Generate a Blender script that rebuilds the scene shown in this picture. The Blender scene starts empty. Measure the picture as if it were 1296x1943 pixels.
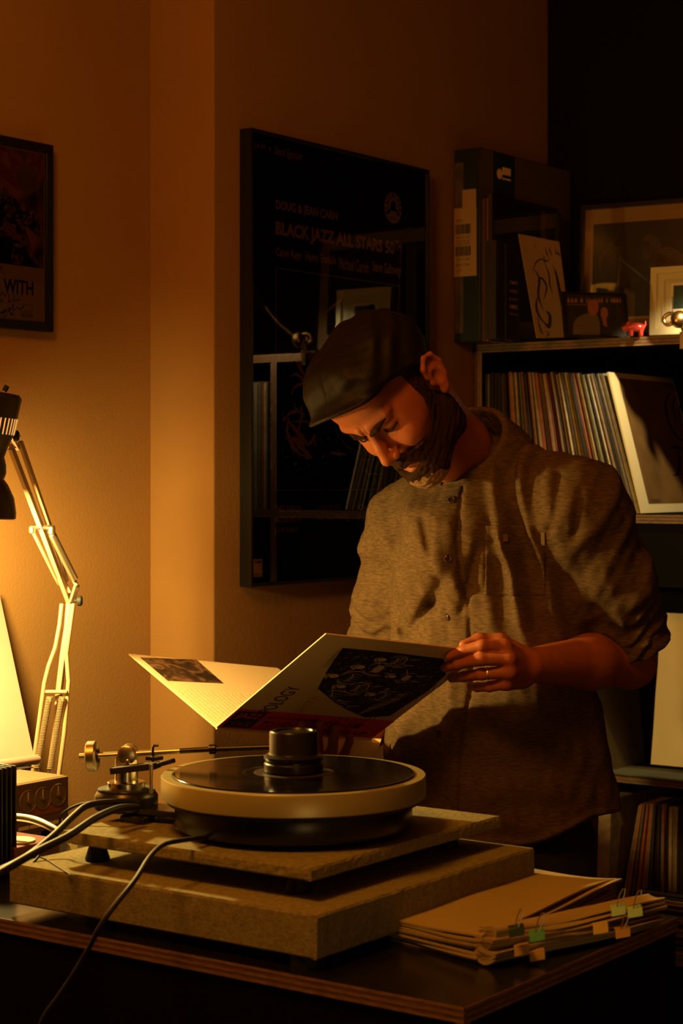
import bpy, math, random
import numpy as np
from mathutils import Vector, Matrix, Euler

# ------------------------------------------------------------------ camera
F_PX, CXP, HZN = 3600.0, 648.0, 905.0          # focal length in pixels, centre column, horizon row
CAM_Z = 1.42
CT, ST = math.cos(math.radians(35.9)), math.sin(math.radians(35.9))
scene = bpy.context.scene
COL = scene.collection
cam_d = bpy.data.cameras.new('camera')
cam = bpy.data.objects.new('camera', cam_d); COL.objects.link(cam)
cam.location = (0, 0, CAM_Z)
cam.rotation_euler = (math.pi/2, 0, math.atan2(ST, CT) - math.pi/2)
cam_d.sensor_fit = 'VERTICAL'; cam_d.sensor_height = 36.0
cam_d.lens = F_PX/1943.0*36.0
cam_d.shift_y = -(1943/2 - HZN)/1943.0
cam_d.clip_start = 0.05; cam_d.clip_end = 50
cam_d.dof.use_dof = True; cam_d.dof.focus_distance = 2.85; cam_d.dof.aperture_fstop = 9.0
scene.camera = cam

# ------------------------------------------------------------------ world, exposure
world = bpy.data.worlds.new('world'); scene.world = world; world.use_nodes = True
wb = world.node_tree.nodes['Background']
wb.inputs[0].default_value = (1.0, 0.45, 0.12, 1); wb.inputs[1].default_value = 0.0
scene.view_settings.view_transform = 'Standard'; scene.view_settings.look = 'None'
scene.view_settings.exposure = 0.0; scene.view_settings.gamma = 1.0
scene.view_settings.use_curve_mapping = False
scene.cycles.max_bounces = 8; scene.cycles.diffuse_bounces = 5; scene.cycles.glossy_bounces = 4
scene.cycles.transparent_max_bounces = 12
scene.cycles.use_denoising = True
scene.cycles.sample_clamp_indirect = 3.0
scene.cycles.caustics_reflective = False; scene.cycles.caustics_refractive = False

def c2w(p):
    """camera-aligned (right, up, depth) -> world"""
    p = np.asarray(p, float)
    r, u, d = p[..., 0], p[..., 1], p[..., 2]
    return np.stack([d*CT + r*ST, d*ST - r*CT, CAM_Z + u], -1)
def C(px, py, d): return np.array([(px-CXP)/F_PX*d, (HZN-py)/F_PX*d, d])
def P(px, py, d): return c2w(C(px, py, d))
def ray(px, py): return P(px, py, 1.0) - np.array([0, 0, CAM_Z])
def on_axis(px, py, ax, val):
    o = np.array([0, 0, CAM_Z]); r = ray(px, py); return o + r*((val-o[ax])/r[ax])
def on_plane(px, py, p0, n):
    o = np.array([0, 0, CAM_Z]); r = ray(px, py); return o + r*(np.dot(np.asarray(p0)-o, n)/np.dot(r, n))

def light(name, kind, loc, energy, color, target=None, **kw):
    d = bpy.data.lights.new(name, kind); d.energy = energy; d.color = color
    for k, v in kw.items(): setattr(d, k, v)
    o = bpy.data.objects.new(name, d); COL.objects.link(o); o.location = loc
    if target is not None:
        o.rotation_euler = (Vector(target)-Vector(loc)).to_track_quat('-Z', 'Y').to_euler()
    return o

BULB = P(-62, 996, 2.86)
# the desk lamp's bulb, the reading lamp clipped on the record shelf, and three added fill lights
light('desk_lamp_bulb', 'POINT', BULB, 43, (1.0, 0.65, 0.17), shadow_soft_size=0.028)
light('shelf_lamp_bulb', 'SPOT', (3.54, 1.655, 1.83), 11.0, (1.0, 0.78, 0.38), target=(3.74, 1.655, 1.53), spot_size=math.radians(124), spot_blend=0.4, shadow_soft_size=0.008)
light('upper_wall_fill', 'POINT', (0.95, 1.35, 2.35), 41.0, (1.0, 0.34, 0.022), shadow_soft_size=0.18)  # added fill, no lamp stands here; lifts the upper walls from the left
light('low_front_fill', 'POINT', (0.25, -0.35, 0.9), 7.5, (1.0, 0.60, 0.20), shadow_soft_size=0.25)  # added ambient fill low beside the camera, for the album front and near faces
light('sleeve_fill', 'SPOT', (3.30, 1.30, 1.22), 2.8, (1.0, 0.66, 0.26), target=(3.78, 1.78, .93), spot_size=math.radians(50), spot_blend=.7, shadow_soft_size=.02)  # added narrow spot with no fixture, brightens the cream paper sleeve

# ------------------------------------------------------------------ materials
def mat(name, color, rough=0.6, metal=0.0, noise=0.0, nscale=20.0, bump=0.0, bscale=200.0, coat=0.0, spec=0.5, color2=None, stretch=(1,1,1), emit=None, trans=0.0, sheen=0.0):
    m = bpy.data.materials.new(name); m.use_nodes = True
    nt = m.node_tree; b = nt.nodes['Principled BSDF']
    b.inputs['Base Color'].default_value = (*color, 1); b.inputs['Roughness'].default_value = rough
    b.inputs['Metallic'].default_value = metal; b.inputs['Specular IOR Level'].default_value = spec
    b.inputs['Coat Weight'].default_value = coat; b.inputs['Coat Roughness'].default_value = 0.05
    b.inputs['Sheen Weight'].default_value = sheen; b.inputs['Sheen Roughness'].default_value = .4
    b.inputs['Transmission Weight'].default_value = trans
    if emit: b.inputs['Emission Color'].default_value = (*emit[:3], 1); b.inputs['Emission Strength'].default_value = emit[3]
    tc = nt.nodes.new('ShaderNodeTexCoord'); mp = nt.nodes.new('ShaderNodeMapping'); mp.inputs['Scale'].default_value = stretch
    nt.links.new(tc.outputs['Object'], mp.inputs[0])
    if noise > 0 or color2:
        n = nt.nodes.new('ShaderNodeTexNoise'); n.inputs['Scale'].default_value = nscale; n.inputs['Detail'].default_value = 5
        nt.links.new(mp.outputs[0], n.inputs['Vector'])
        cr = nt.nodes.new('ShaderNodeValToRGB'); cr.color_ramp.elements[0].position = .35; cr.color_ramp.elements[1].position = .65
        c2 = color2 or tuple(max(0, x*(1-noise)) for x in color)
        cr.color_ramp.elements[0].color = (*c2, 1); cr.color_ramp.elements[1].color = (*color, 1)
        nt.links.new(n.outputs['Fac'], cr.inputs[0]); nt.links.new(cr.outputs[0], b.inputs['Base Color'])
    if bump > 0:
        n2 = nt.nodes.new('ShaderNodeTexNoise'); n2.inputs['Scale'].default_value = bscale; n2.inputs['Detail'].default_value = 4
        bp = nt.nodes.new('ShaderNodeBump'); bp.inputs['Strength'].default_value = bump; bp.inputs['Distance'].default_value = 0.002
        nt.links.new(mp.outputs[0], n2.inputs['Vector']); nt.links.new(n2.outputs['Fac'], bp.inputs['Height']); nt.links.new(bp.outputs[0], b.inputs['Normal'])
    return m
M = {}
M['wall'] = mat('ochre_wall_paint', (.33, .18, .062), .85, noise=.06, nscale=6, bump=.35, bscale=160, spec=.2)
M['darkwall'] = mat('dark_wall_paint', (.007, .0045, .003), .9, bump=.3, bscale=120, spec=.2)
M['floor'] = mat('wooden_floor', (.10, .05, .025), .5, noise=.5, nscale=4, stretch=(1, 8, 1))
M['ceil'] = mat('ceiling_paint', (.45, .33, .22), .9)
M['blacklam'] = mat('black_laminate', (.010, .008, .007), .22, noise=.3, nscale=30, bump=.05, bscale=60)
M['blackpanel'] = mat('black_panel', (.0035, .0026, .002), .7, spec=.08)
M['ply'] = mat('plywood_edge', (.27, .15, .07), .55, noise=.45, nscale=60, stretch=(1, 1, 8))
M['ply2'] = mat('plywood_dark_ply', (.16, .075, .035), .6, noise=.4, nscale=60)
M['slab'] = mat('pressed_fibre_slab', (.29, .26, .14), .95, noise=.28, nscale=160, bump=.5, bscale=260, spec=.1)
M['gold'] = mat('champagne_metal', (.48, .44, .22), .36, metal=.45, bump=.03, bscale=500)
M['blackmetal'] = mat('black_metal', (.012, .010, .009), .30, metal=.0, spec=.5)
M['blackmatte'] = mat('black_matte', (.010, .009, .008), .7)
M['rubber'] = mat('black_rubber', (.012, .011, .010), .55, spec=.3)
M['chrome'] = mat('polished_metal', (.80, .72, .58), .2, metal=1)
M['steel'] = mat('brushed_steel', (.72, .64, .50), .34, metal=1)
M['brass'] = mat('aged_brass', (.55, .33, .12), .28, metal=1)
M['cream'] = mat('cream_enamel', (.42, .30, .18), .38, spec=.5)
M['creamspring'] = mat('cream_spring_wire', (.42, .31, .19), .35, metal=.4)
M['lampblack'] = mat('black_lamp_enamel', (.022, .015, .010), .38, bump=.15, bscale=90)
M['paleboard'] = mat('pale_board', (.34, .22, .20), .6, noise=.05)
M['ampcase'] = mat('silver_brown_metal', (.24, .17, .10), .45, metal=.35)
M['ampface'] = mat('amp_front', (.13, .085, .05), .5)
M['amporange'] = mat('amp_scale_strip', (.28, .09, .03), .5)
M['printtext'] = mat('pale_print_ink', (.95, .66, .38), .7)
M['paper'] = mat('buff_paper', (.46, .38, .21), .8, noise=.08, nscale=10, bump=.1, bscale=40)
M['papery'] = mat('paper_edges', (.38, .29, .15), .85, noise=.2, nscale=80)
M['kraft'] = mat('cream_paper_sleeve', (.78, .64, .38), .75, noise=.06, nscale=8, bump=.5, bscale=14)
M['white'] = mat('white_card', (.78, .68, .52), .6)
M['coverink'] = mat('black_ink', (.012, .010, .009), .6)
M['inkline'] = mat('pen_ink', (.01, .01, .012), .5)
M['red'] = mat('pink_paper_band', (.85, .045, .085), .55, noise=.1)
M['glassblack'] = mat('poster_black_print', (.0045, .004, .0035), .5, spec=.2)
M['frameblack'] = mat('black_frame', (.008, .007, .006), .35)
M['vinyl'] = mat('black_vinyl', (.006, .005, .005), .13, spec=.6)
M['labelink'] = mat('record_label', (.03, .018, .01), .5)

def glass_mat():
    m = bpy.data.materials.new('picture_glass'); m.use_nodes = True; nt = m.node_tree; nt.nodes.clear()
    o = nt.nodes.new('ShaderNodeOutputMaterial'); mx = nt.nodes.new('ShaderNodeMixShader')
    t = nt.nodes.new('ShaderNodeBsdfTransparent'); g = nt.nodes.new('ShaderNodeBsdfGlossy'); g.inputs['Roughness'].default_value = .012
    fr = nt.nodes.new('ShaderNodeFresnel'); fr.inputs['IOR'].default_value = 1.55
    ml = nt.nodes.new('ShaderNodeMath'); ml.operation = 'MULTIPLY'; ml.inputs[1].default_value = 1.4   # both faces of the pane
    nt.links.new(fr.outputs[0], ml.inputs[0]); nt.links.new(ml.outputs[0], mx.inputs[0]); nt.links.new(t.outputs[0], mx.inputs[1]); nt.links.new(g.outputs[0], mx.inputs[2]); nt.links.new(mx.outputs[0], o.inputs[0])
    return m
M['glass'] = glass_mat()

# ------------------------------------------------------------------ mesh helpers
class MB:
    def __init__(s): s.v = []; s.f = []
    def add(s, vs, fs):
        b = len(s.v); s.v += [tuple(map(float, v)) for v in vs]; s.f += [tuple(b+i for i in f) for f in fs]; return s
    def hexa(s, a, b, c, d, e, f, g, h):     # bottom loop abcd, top loop efgh
        return s.add([a, b, c, d, e, f, g, h], [(3, 2, 1, 0), (4, 5, 6, 7), (0, 1, 5, 4), (1, 2, 6, 5), (2, 3, 7, 6), (3, 0, 4, 7)])
    def box(s, x0, x1, y0, y1, z0, z1):
        return s.hexa((x0, y0, z0), (x1, y0, z0), (x1, y1, z0), (x0, y1, z0), (x0, y0, z1), (x1, y0, z1), (x1, y1, z1), (x0, y1, z1))
    def obox(s, o, ex, ey, ez):              # origin corner and three edge vectors
        o, ex, ey, ez = map(np.asarray, (o, ex, ey, ez))
        return s.hexa(o, o+ex, o+ex+ey, o+ey, o+ez, o+ex+ez, o+ex+ey+ez, o+ey+ez)
    def bar(s, a, b, w, h=None, up=(0, 0, 1)):
        a, b = np.asarray(a, float), np.asarray(b, float); h = h or w
        d = (b-a)/np.linalg.norm(b-a); x = np.cross(d, up); x /= np.linalg.norm(x); y = np.cross(x, d)
        return s.obox(a-x*w/2-y*h/2, x*w, y*h, b-a)
    def ring(s, c, x, y, r, n):
        return [c + x*r*math.cos(2*math.pi*i/n) + y*r*math.sin(2*math.pi*i/n) for i in range(n)]
    def lathe(s, o, axis, prof, n=32, caps=True):   # prof: (radius, height along axis)
        o = np.asarray(o, float); axis = np.asarray(axis, float)/np.linalg.norm(axis)
        t = np.array([1, 0, 0]) if abs(axis[0]) < .8 else np.array([0, 1, 0])
        x = np.cross(t, axis); x /= np.linalg.norm(x); y = np.cross(axis, x)
        vs = []; fs = []
        for r, h in prof: vs += s.ring(o+axis*h, x, y, max(r, 1e-5), n)
        for k in range(len(prof)-1):
            for i in range(n):
                j = (i+1) % n; fs.append((k*n+i, k*n+j, (k+1)*n+j, (k+1)*n+i))
        if caps: fs.append(tuple(range(n-1, -1, -1))); fs.append(tuple((len(prof)-1)*n+i for i in range(n)))
        return s.add(vs, fs)
    def cyl(s, a, b, r, r2=None, n=20):
        a, b = np.asarray(a, float), np.asarray(b, float); L = np.linalg.norm(b-a)
        return s.lathe(a, (b-a)/L, [(r, 0), (r if r2 is None else r2, L)], n)
    def tube(s, pts, r, n=8):
        pts = [np.asarray(p, float) for p in pts]; N = len(pts); rr = r if hasattr(r, '__len__') else [r]*N
        vs = []; fs = []; x = None
        for k in range(N):
            d = pts[min(k+1, N-1)] - pts[max(k-1, 0)]; d = d/(np.linalg.norm(d)+1e-12)
            if x is None:
                t = np.array([0, 0, 1.]) if abs(d[2]) < .9 else np.array([1., 0, 0]); x = np.cross(t, d)
            x = x - d*np.dot(x, d); x /= np.linalg.norm(x); y = np.cross(d, x)
            vs += s.ring(pts[k], x, y, rr[k], n)
        for k in range(N-1):
            for i in range(n):
                j = (i+1) % n; fs.append((k*n+i, k*n+j, (k+1)*n+j, (k+1)*n+i))
        fs.append(tuple(range(n-1, -1, -1))); fs.append(tuple((N-1)*n+i for i in range(n)))
        return s.add(vs, fs)
    def ball(s, c, r, n=16):
        c = np.asarray(c, float); r3 = np.array([r, r, r]) if not hasattr(r, '__len__') else np.asarray(r)
        vs = []; fs = []; m = n//2
        for k in range(m+1):
            a = math.pi*k/m
            for i in range(n):
                b = 2*math.pi*i/n; vs.append(c + r3*np.array([max(math.sin(a), 1e-4)*math.cos(b), max(math.sin(a), 1e-4)*math.sin(b), -math.cos(a)]))
        for k in range(m):
            for i in range(n):
                j = (i+1) % n; fs.append((k*n+i, k*n+j, (k+1)*n+j, (k+1)*n+i))
        fs.append(tuple(range(n-1, -1, -1))); fs.append(tuple(m*n+i for i in range(n)))
        return s.add(vs, fs)

def cr_spline(pts, n=8):
    pts = [np.asarray(p, float) for p in pts]; out = []
    for i in range(len(pts)-1):
        p0, p1, p2, p3 = pts[max(i-1, 0)], pts[i], pts[i+1], pts[min(i+2, len(pts)-1)]
        for k in range(n):
            t = k/n; out.append(.5*((2*p1)+(-p0+p2)*t+(2*p0-5*p1+4*p2-p3)*t*t+(-p0+3*p1-3*p2+p3)*t**3))
    out.append(pts[-1]); return out

def tag(o, label=None, cat=None, group=None, kind=None):
    if label: o['label'] = label
    if cat: o['category'] = cat
    if group: o['group'] = group
    if kind: o['kind'] = kind
    return o
def wloc(o):
    v = np.zeros(3)
    while o is not None: v = v + np.array(o.location); o = o.parent
    return v
def thing(name, label, cat, loc, group=None):
    o = bpy.data.objects.new(name, None); COL.objects.link(o); o.location = tuple(loc); o.empty_display_size = .05
    return tag(o, label, cat, group)
def finish_mesh(me, smooth=True, ang=40):
    if smooth:
        me.shade_smooth()
        try: me.set_sharp_from_angle(angle=math.radians(ang))
        except Exception: pass
def obj(name, mb, m, parent=None, smooth=True, bevel=0.0, seg=2, origin=None, kind=None, label=None, ang=40):
    if parent is not None: off = wloc(parent)
    elif origin is not None: off = np.asarray(origin, float)
    else:
        a = np.array(mb.v); off = np.array([(a[:, 0].min()+a[:, 0].max())/2, (a[:, 1].min()+a[:, 1].max())/2, a[:, 2].min()])
    me = bpy.data.meshes.new(name)
    va = np.array(mb.v) - off
    me.from_pydata(va.tolist(), [], mb.f); me.validate(); me.update()
    if isinstance(m, (list, tuple)):
        for q in m: me.materials.append(M[q] if isinstance(q, str) else q)
    else: me.materials.append(M[m] if isinstance(m, str) else m)
    finish_mesh(me, smooth, ang)
    o = bpy.data.objects.new(name, me); COL.objects.link(o)
    if parent is not None: o.parent = parent
    else: o.location = tuple(off)
    if bevel > 0:
        b = o.modifiers.new('bevel', 'BEVEL'); b.width = bevel; b.segments = seg; b.limit_method = 'ANGLE'
    if kind: o['kind'] = kind
    if label: o['label'] = label
    return o
def struct(name, mb, m, **k): return obj(name, mb, m, kind='structure', **k)

class Surf:
    """a flat printed surface: origin, two unit axes and the normal that faces the viewer"""
    def __init__(s, o, ex, ey, toward=None):
        s.o = np.asarray(o, float); s.x = np.asarray(ex, float); s.x /= np.linalg.norm(s.x)
        ey = np.asarray(ey, float); s.y = ey - s.x*np.dot(ey, s.x); s.y /= np.linalg.norm(s.y)
        s.n = np.cross(s.x, s.y)
        t = np.array([0, 0, CAM_Z]) if toward is None else np.asarray(toward, float)
        s.flip = np.dot(t-s.o, s.n) < 0
        if s.flip: s.n = -s.n
    def uv(s, px, py):
        p = on_plane(px, py, s.o, s.n) - s.o; return float(np.dot(p, s.x)), float(np.dot(p, s.y))
    def pt(s, u, v, h=0): return s.o + s.x*u + s.y*v + s.n*h
    def poly(s, uvs, mb=None, h=.0004, th=.0003):
        mb = mb or MB(); n = len(uvs)
        if len(uvs) > 2:
            a = sum(uvs[i][0]*uvs[(i+1) % n][1]-uvs[(i+1) % n][0]*uvs[i][1] for i in range(n))
            if (a < 0) != s.flip: uvs = uvs[::-1]
        top = [s.pt(u, v, h+th) for u, v in uvs]; bot = [s.pt(u, v, h) for u, v in uvs]
        mb.add(top+bot, [tuple(range(n))] + [((i+1) % n, i, n+i, n+(i+1) % n) for i in range(n)]); return mb
    def rect(s, u0, v0, u1, v1, mb=None, h=.0004, th=.0003): return s.poly([(u0, v0), (u1, v0), (u1, v1), (u0, v1)], mb, h, th)
    def stroke(s, uvs, w, mb=None, h=.0004, th=.0003, taper=False):
        mb = mb or MB(); uvs = [np.array(p, float) for p in uvs]; L = []; R = []; N = len(uvs)
        for i, p in enumerate(uvs):
            d = uvs[min(i+1, N-1)]-uvs[max(i-1, 0)]; d = d/(np.linalg.norm(d)+1e-9); nrm = np.array([-d[1], d[0]])
            ww = w/2*(math.sin(math.pi*(i+.35)/(N-.3)) if taper else 1); L.append(p+nrm*ww); R.append(p-nrm*ww)
        vs = [s.pt(*p, h+th) for p in L] + [s.pt(*p, h+th) for p in R]
        fs = [(i, i+1, N+i+1, N+i) if s.flip else (i, N+i, N+i+1, i+1) for i in range(N-1)]
        mb.add(vs, fs); return mb
    def text(s, body, u0, v0, u1, v1, mb=None, h=.0004, shear=0, up=None, wht=0.0):
        """lettering stretched into the box; wht thickens the strokes"""
        mb = mb or MB(); cu = bpy.data.curves.new('lettering', 'FONT'); cu.body = body; cu.shear = shear; cu.offset = wht
        cu.resolution_u = 3
        o = bpy.data.objects.new('lettering', cu); me = bpy.data.meshes.new_from_object(o)
        if len(me.vertices):
            a = np.array([v.co[:] for v in me.vertices]); mn = a.min(0); sz = a.max(0)-mn; sz[sz < 1e-6] = 1
            vs = [s.pt(u0+(p[0]-mn[0])/sz[0]*(u1-u0), v0+(p[1]-mn[1])/sz[1]*(v1-v0), h) for p in a]
            mb.add(vs, [tuple(p.vertices) if not s.flip else tuple(p.vertices)[::-1] for p in me.polygons])
        bpy.data.objects.remove(o); bpy.data.curves.remove(cu); bpy.data.meshes.remove(me); return mb

rnd = random.Random(7)

# ------------------------------------------------------------------ room shell
YL, YW, XC, XD = 2.426, 2.27, 2.728, 3.984      # left wall, chimney breast front, its side, dark end wall
ZC = 2.75; X0, Y0 = -1.3, -1.6
struct('floor', MB().box(X0, XD+.1, Y0, YL+.1, -.06, 0), 'floor')
struct('ceiling', MB().box(X0, XD+.1, Y0, YL+.1, ZC, ZC+.06), 'ceil')
struct('wall_left', MB().box(X0, XC, YL, YL+.1, 0, ZC), 'wall')
struct('wall_centre', MB().box(XC, XD, YW, YL+.1, 0, ZC), 'wall', bevel=.004)
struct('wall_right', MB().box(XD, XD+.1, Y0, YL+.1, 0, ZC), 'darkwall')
struct('wall_near', MB().box(X0, XD+.1, Y0-.1, Y0, 0, ZC), 'wall')
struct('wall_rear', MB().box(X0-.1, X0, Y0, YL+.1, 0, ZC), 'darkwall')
struct('baseboard_left', MB().box(X0, XC, YL-.015, YL, 0, .10), 'cream', bevel=.003)

# ------------------------------------------------------------------ desk
DZ = .877; DX0, DX1, DY0, DY1 = 1.646, 2.14, 1.036, 2.42
desk = thing('record_desk', 'black desk with bare plywood edges carrying the turntable and paper stack', 'desk', ((DX0+DX1)/2, (DY0+DY1)/2, 0))
T = .017
obj('desk_top', MB().box(DX0+.001, DX1-.001, DY0+.001, DY1, DZ-T, DZ), 'blacklam', desk)
for k in range(5):   # the plies of the bare edge
    z0 = DZ-T+k*T/5; m_ = 'ply' if k % 2 == 0 else 'ply2'; e = 0 if k % 2 == 0 else .0005
    obj('edge_ply', MB().box(DX0+e, DX0+.001+e, DY0, DY1, z0, z0+T/5-.0002).box(DX0, DX1, DY0+e, DY0+.001+e, z0, z0+T/5-.0002), m_, desk)
obj('side_panel', MB().box(DX0+.016, DX1, DY0+.004, DY0+.020, 0, DZ-T), 'blackpanel', desk)
obj('side_panel', MB().box(DX0+.016, DX1, DY1-.020, DY1-.004, 0, DZ-T), 'blackpanel', desk)
obj('front_panel', MB().box(DX0+.006, DX0+.016, DY0+.012, DY1, .03, DZ-T), 'blackpanel', desk)
obj('corner_edge', MB().box(DX0+.001, DX0+.016, DY0+.003, DY0+.012, 0, DZ-T), 'ply', desk)

# ------------------------------------------------------------------ two slabs, feet
def slab(name, label, x0, x1, y0, y1, z0, z1, amp):
    """rough fibre slab: frayed irregular edges"""
    rs = np.random.RandomState(int(z0*1000)); mb = MB(); nx, ny = 44, 34
    t = thing(name, label, 'slab', ((x0+x1)/2, (y0+y1)/2, z0))
    per = [(x0+(x1-x0)*i/nx, y0, 0, -1) for i in range(nx)] + [(x1, y0+(y1-y0)*i/ny, 1, 0) for i in range(ny)] + \
          [(x1-(x1-x0)*i/nx, y1, 0, 1) for i in range(nx)] + [(x0, y1-(y1-y0)*i/ny, -1, 0) for i in range(ny)]
    n = len(per); zs = [z0, z0+.002, (z0+z1)/2, z1-.003, z1]; ins = [.002, 0, 0, .0005, .0022]
    vs = []
    for z, i_ in zip(zs, ins):
        for (x, y, ax, ay) in per:
            r = i_ + abs(rs.randn())*amp
            cx_ = 1 if x < (x0+x1)/2 else -1; cy_ = 1 if y < (y0+y1)/2 else -1
            vs.append((x - ax*r + (0 if ax else cx_*0), y - ay*r, z))
    fs = []
    for k in range(len(zs)-1):
        for i in range(n):
            j = (i+1) % n; fs.append((k*n+i, k*n+j, (k+1)*n+j, (k+1)*n+i))
    fs.append(tuple(range(n-1, -1, -1))); fs.append(tuple((len(zs)-1)*n+i for i in range(n)))
    mb.add(vs, fs); obj('slab_body', mb, 'slab', t, smooth=False)
    return t
S1 = CAM_Z-.44; S1b = S1-.0150       # upper slab top / bottom
S2 = CAM_Z-.480; S2b = S2-.049
slab('lower_plinth_slab', 'thick rough khaki fibre slab, the lower of the two under the turntable', 1.666, 2.136, 1.238, 1.715, S2b, S2, .0006)
slab('upper_plinth_slab', 'thin rough khaki fibre slab directly under the turntable, the upper of the two', 1.707, 2.117, 1.277, 1.668, S1b, S1, .0006)
def cone_foot(x, y, z0, z1, label, r0=.016, r1=.009):
    o = obj('cone_foot', MB().lathe((x, y, z0), (0, 0, 1), [(r0*.9, 0), (r0, .002), (r1, z1-z0-.002), (r1, z1-z0)], 24), 'rubber', origin=(x, y, z0))
    return tag(o, label, 'foot', 'cones between the slabs')
FT = [(on_axis(185, 1632, 2, S2), 'small black cone foot between the slabs, leftmost'), (on_axis(566, 1692, 2, S2), 'small black cone foot between the slabs under the near corner'),
      (on_axis(848, 1608, 2, S2), 'small black cone foot between the slabs at the right')]
for p, l in FT: cone_foot(p[0], p[1], S2, S1b, l)
for p, w_ in (((190, 1752), 'at the left end'), ((600, 1845), 'under the near corner'), ((960, 1700), 'at the right end')):
    q = on_axis(p[0], p[1], 2, DZ); q = np.clip(q, (1.69, 1.27, 0), (2.10, 1.62, 5))
    tag(obj('slab_foot', MB().lathe((q[0], q[1], DZ), (0, 0, 1), [(.02, 0), (.02, S2b-DZ)], 20), 'rubber', origin=(q[0], q[1], DZ)), f'flat black pad in the gap below the thick lower slab, {w_}', 'foot', 'pads under the lower slab')

# ------------------------------------------------------------------ turntable
TX, TY = 1.882, 1.436; PT = CAM_Z-.37
tt = thing('turntable', 'belt drive turntable with champagne metal platter on a black base', 'turntable', (TX, TY, S1))
Z = (0, 0, 1)
obj('base', MB().lathe((TX, TY, S1+.006), Z, [(.135, 0), (.146, .002), (.148, .006), (.148, PT-.030-S1-.008), (.146, PT-.028-S1-.006)], 96), 'blackmetal', tt)
for a in (35, 155, 275):
    obj('foot', MB().cyl((TX+.10*math.cos(math.radians(a)), TY+.10*math.sin(math.radians(a)), S1), (TX+.10*math.cos(math.radians(a)), TY+.10*math.sin(math.radians(a)), S1+.0065), .016), 'rubber', tt)
obj('sub_platter', MB().lathe((TX, TY, PT-.0335), Z, [(.155, 0), (.158, .001), (.158, .0065)], 96), 'blackmatte', tt)
obj('platter', MB().lathe((TX, TY, PT-.0272), Z, [(.1630, 0), (.1650, .0015), (.1650, .0255), (.1640, .0272), (.1520, .0272), (.1515, .0262), (.01, .0262)], 128), 'gold', tt)
obj('platter_mat', MB().lathe((TX, TY, PT-.001), Z, [(.1512, 0), (.1512, .0012)], 96), 'blackmatte', tt)
# arm board and bearing tower
AX, AY = 1.822, 1.662
d = np.array([TX-AX, TY-AY]); d /= np.linalg.norm(d); nrm = np.array([-d[1], d[0]])
zb = CAM_Z-.428
arm = MB()
zt = CAM_Z-.405
obj('arm_pod', MB().lathe((AX, AY, zt-.024), Z, [(.038, 0), (.041, .002), (.041, .018), (.0385, .022), (.037, .024)], 48), 'blackmetal', tt)
a0 = np.array([AX, AY]); p1 = a0+d*.0; p2 = a0+d*.11
obj('arm_board', MB().hexa((*(p1-nrm*.024), zt-.026), (*(p2-nrm*.030), zt-.026), (*(p2+nrm*.030), zt-.026), (*(p1+nrm*.024), zt-.026),
    (*(p1-nrm*.024), zt-.018), (*(p2-nrm*.030), zt-.018), (*(p2+nrm*.030), zt-.018), (*(p1+nrm*.024), zt-.018)), 'blackmetal', tt, bevel=.002)
# cable box beneath the board
q = P(262, 1545, 2.42)
obj('cable_block', MB().box(q[0]-.014, q[0]+.014, q[1]-.02, q[1]+.02, zt-.042, zt-.026), 'blackmetal', tt, bevel=.003)
# tonearm, built from its pivot towards the stylus
ta = thing('tonearm', 'slender black and chrome tonearm with round counterweight on left pod', 'tonearm', (AX, AY, zt))
PV = P(243, 1431, 2.45)
obj('base_collar', MB().lathe((AX, AY, zt), Z, [(.030, 0), (.030, .002), (.0245, .003), (.0245, .011), (.0235, .012)], 40), 'chrome', ta)
obj('tower', MB().lathe((AX, AY, zt+.012), Z, [(.015, 0), (.015, PV[2]-zt-.026)], 32), 'chrome', ta)
obj('base_disc', MB().lathe((AX, AY, zt+.0005), Z, [(.037, 0), (.037, .0025)], 48), 'blackmatte', ta)
armT = P(402, 1421.5, 2.44); armE = P(512, 1417.5, 2.43)
ax_d = (armT-PV)/np.linalg.norm(armT-PV)
back = P(151, 1436, 2.455); hb = (PV-back)/np.linalg.norm(PV-back)
obj('bearing_yoke', MB().lathe(PV-np.cross(hb, (0, 0, 1))*.012, np.cross(hb, (0, 0, 1)), [(.010, 0), (.0122, .0015), (.0122, .006), (.009, .007), (.009, .017), (.0122, .018), (.0122, .0225), (.010, .024)], 32), 'steel', ta)
obj('bearing_block', MB().box(AX-.010, AX+.010, AY-.012, AY+.012, PV[2]-.022, PV[2]-.004), 'chrome', ta, bevel=.003)
obj('rear_shaft', MB().tube([back, PV], .0042, 16), 'steel', ta)
obj('front_tube', MB().tube([PV, PV+(armT-PV)*.62], [.0042, .0036], 16), 'steel', ta)
obj('arm_tube', MB().tube([PV+(armT-PV)*.6, armT, armE, armE+(armE-armT)*.22], [.0036, .0034, .0034, .0034], 16), 'blackmetal', ta)
obj('arm_clip', MB().lathe(armT-ax_d*.004, ax_d, [(.004, 0), (.0065, .001), (.0065, .009), (.004, .010)], 20), 'blackmetal', ta)
hs = armE+(armE-armT)*.22
obj('headshell', MB().obox(hs-np.array([.008, .008, .004]), (.03, -.006, 0), (.006, .016, 0), (0, 0, .004)), 'blackmetal', ta)
obj('cartridge', MB().box(hs[0]-.002, hs[0]+.014, hs[1]-.006, hs[1]+.006, PT+.004, hs[2]-.003), 'blackmatte', ta)
cw = P(175, 1435, 2.455)
obj('counterweight', MB().lathe(cw-hb*.0065, hb, [(.0175, 0), (.0195, .0015), (.0195, .0115), (.0175, .013)], 40), 'steel', ta)
obj('counterweight_boss', MB().lathe(cw-hb*.0085, hb, [(.0085, 0), (.0085, .017)], 24), 'blackmetal', ta)
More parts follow.
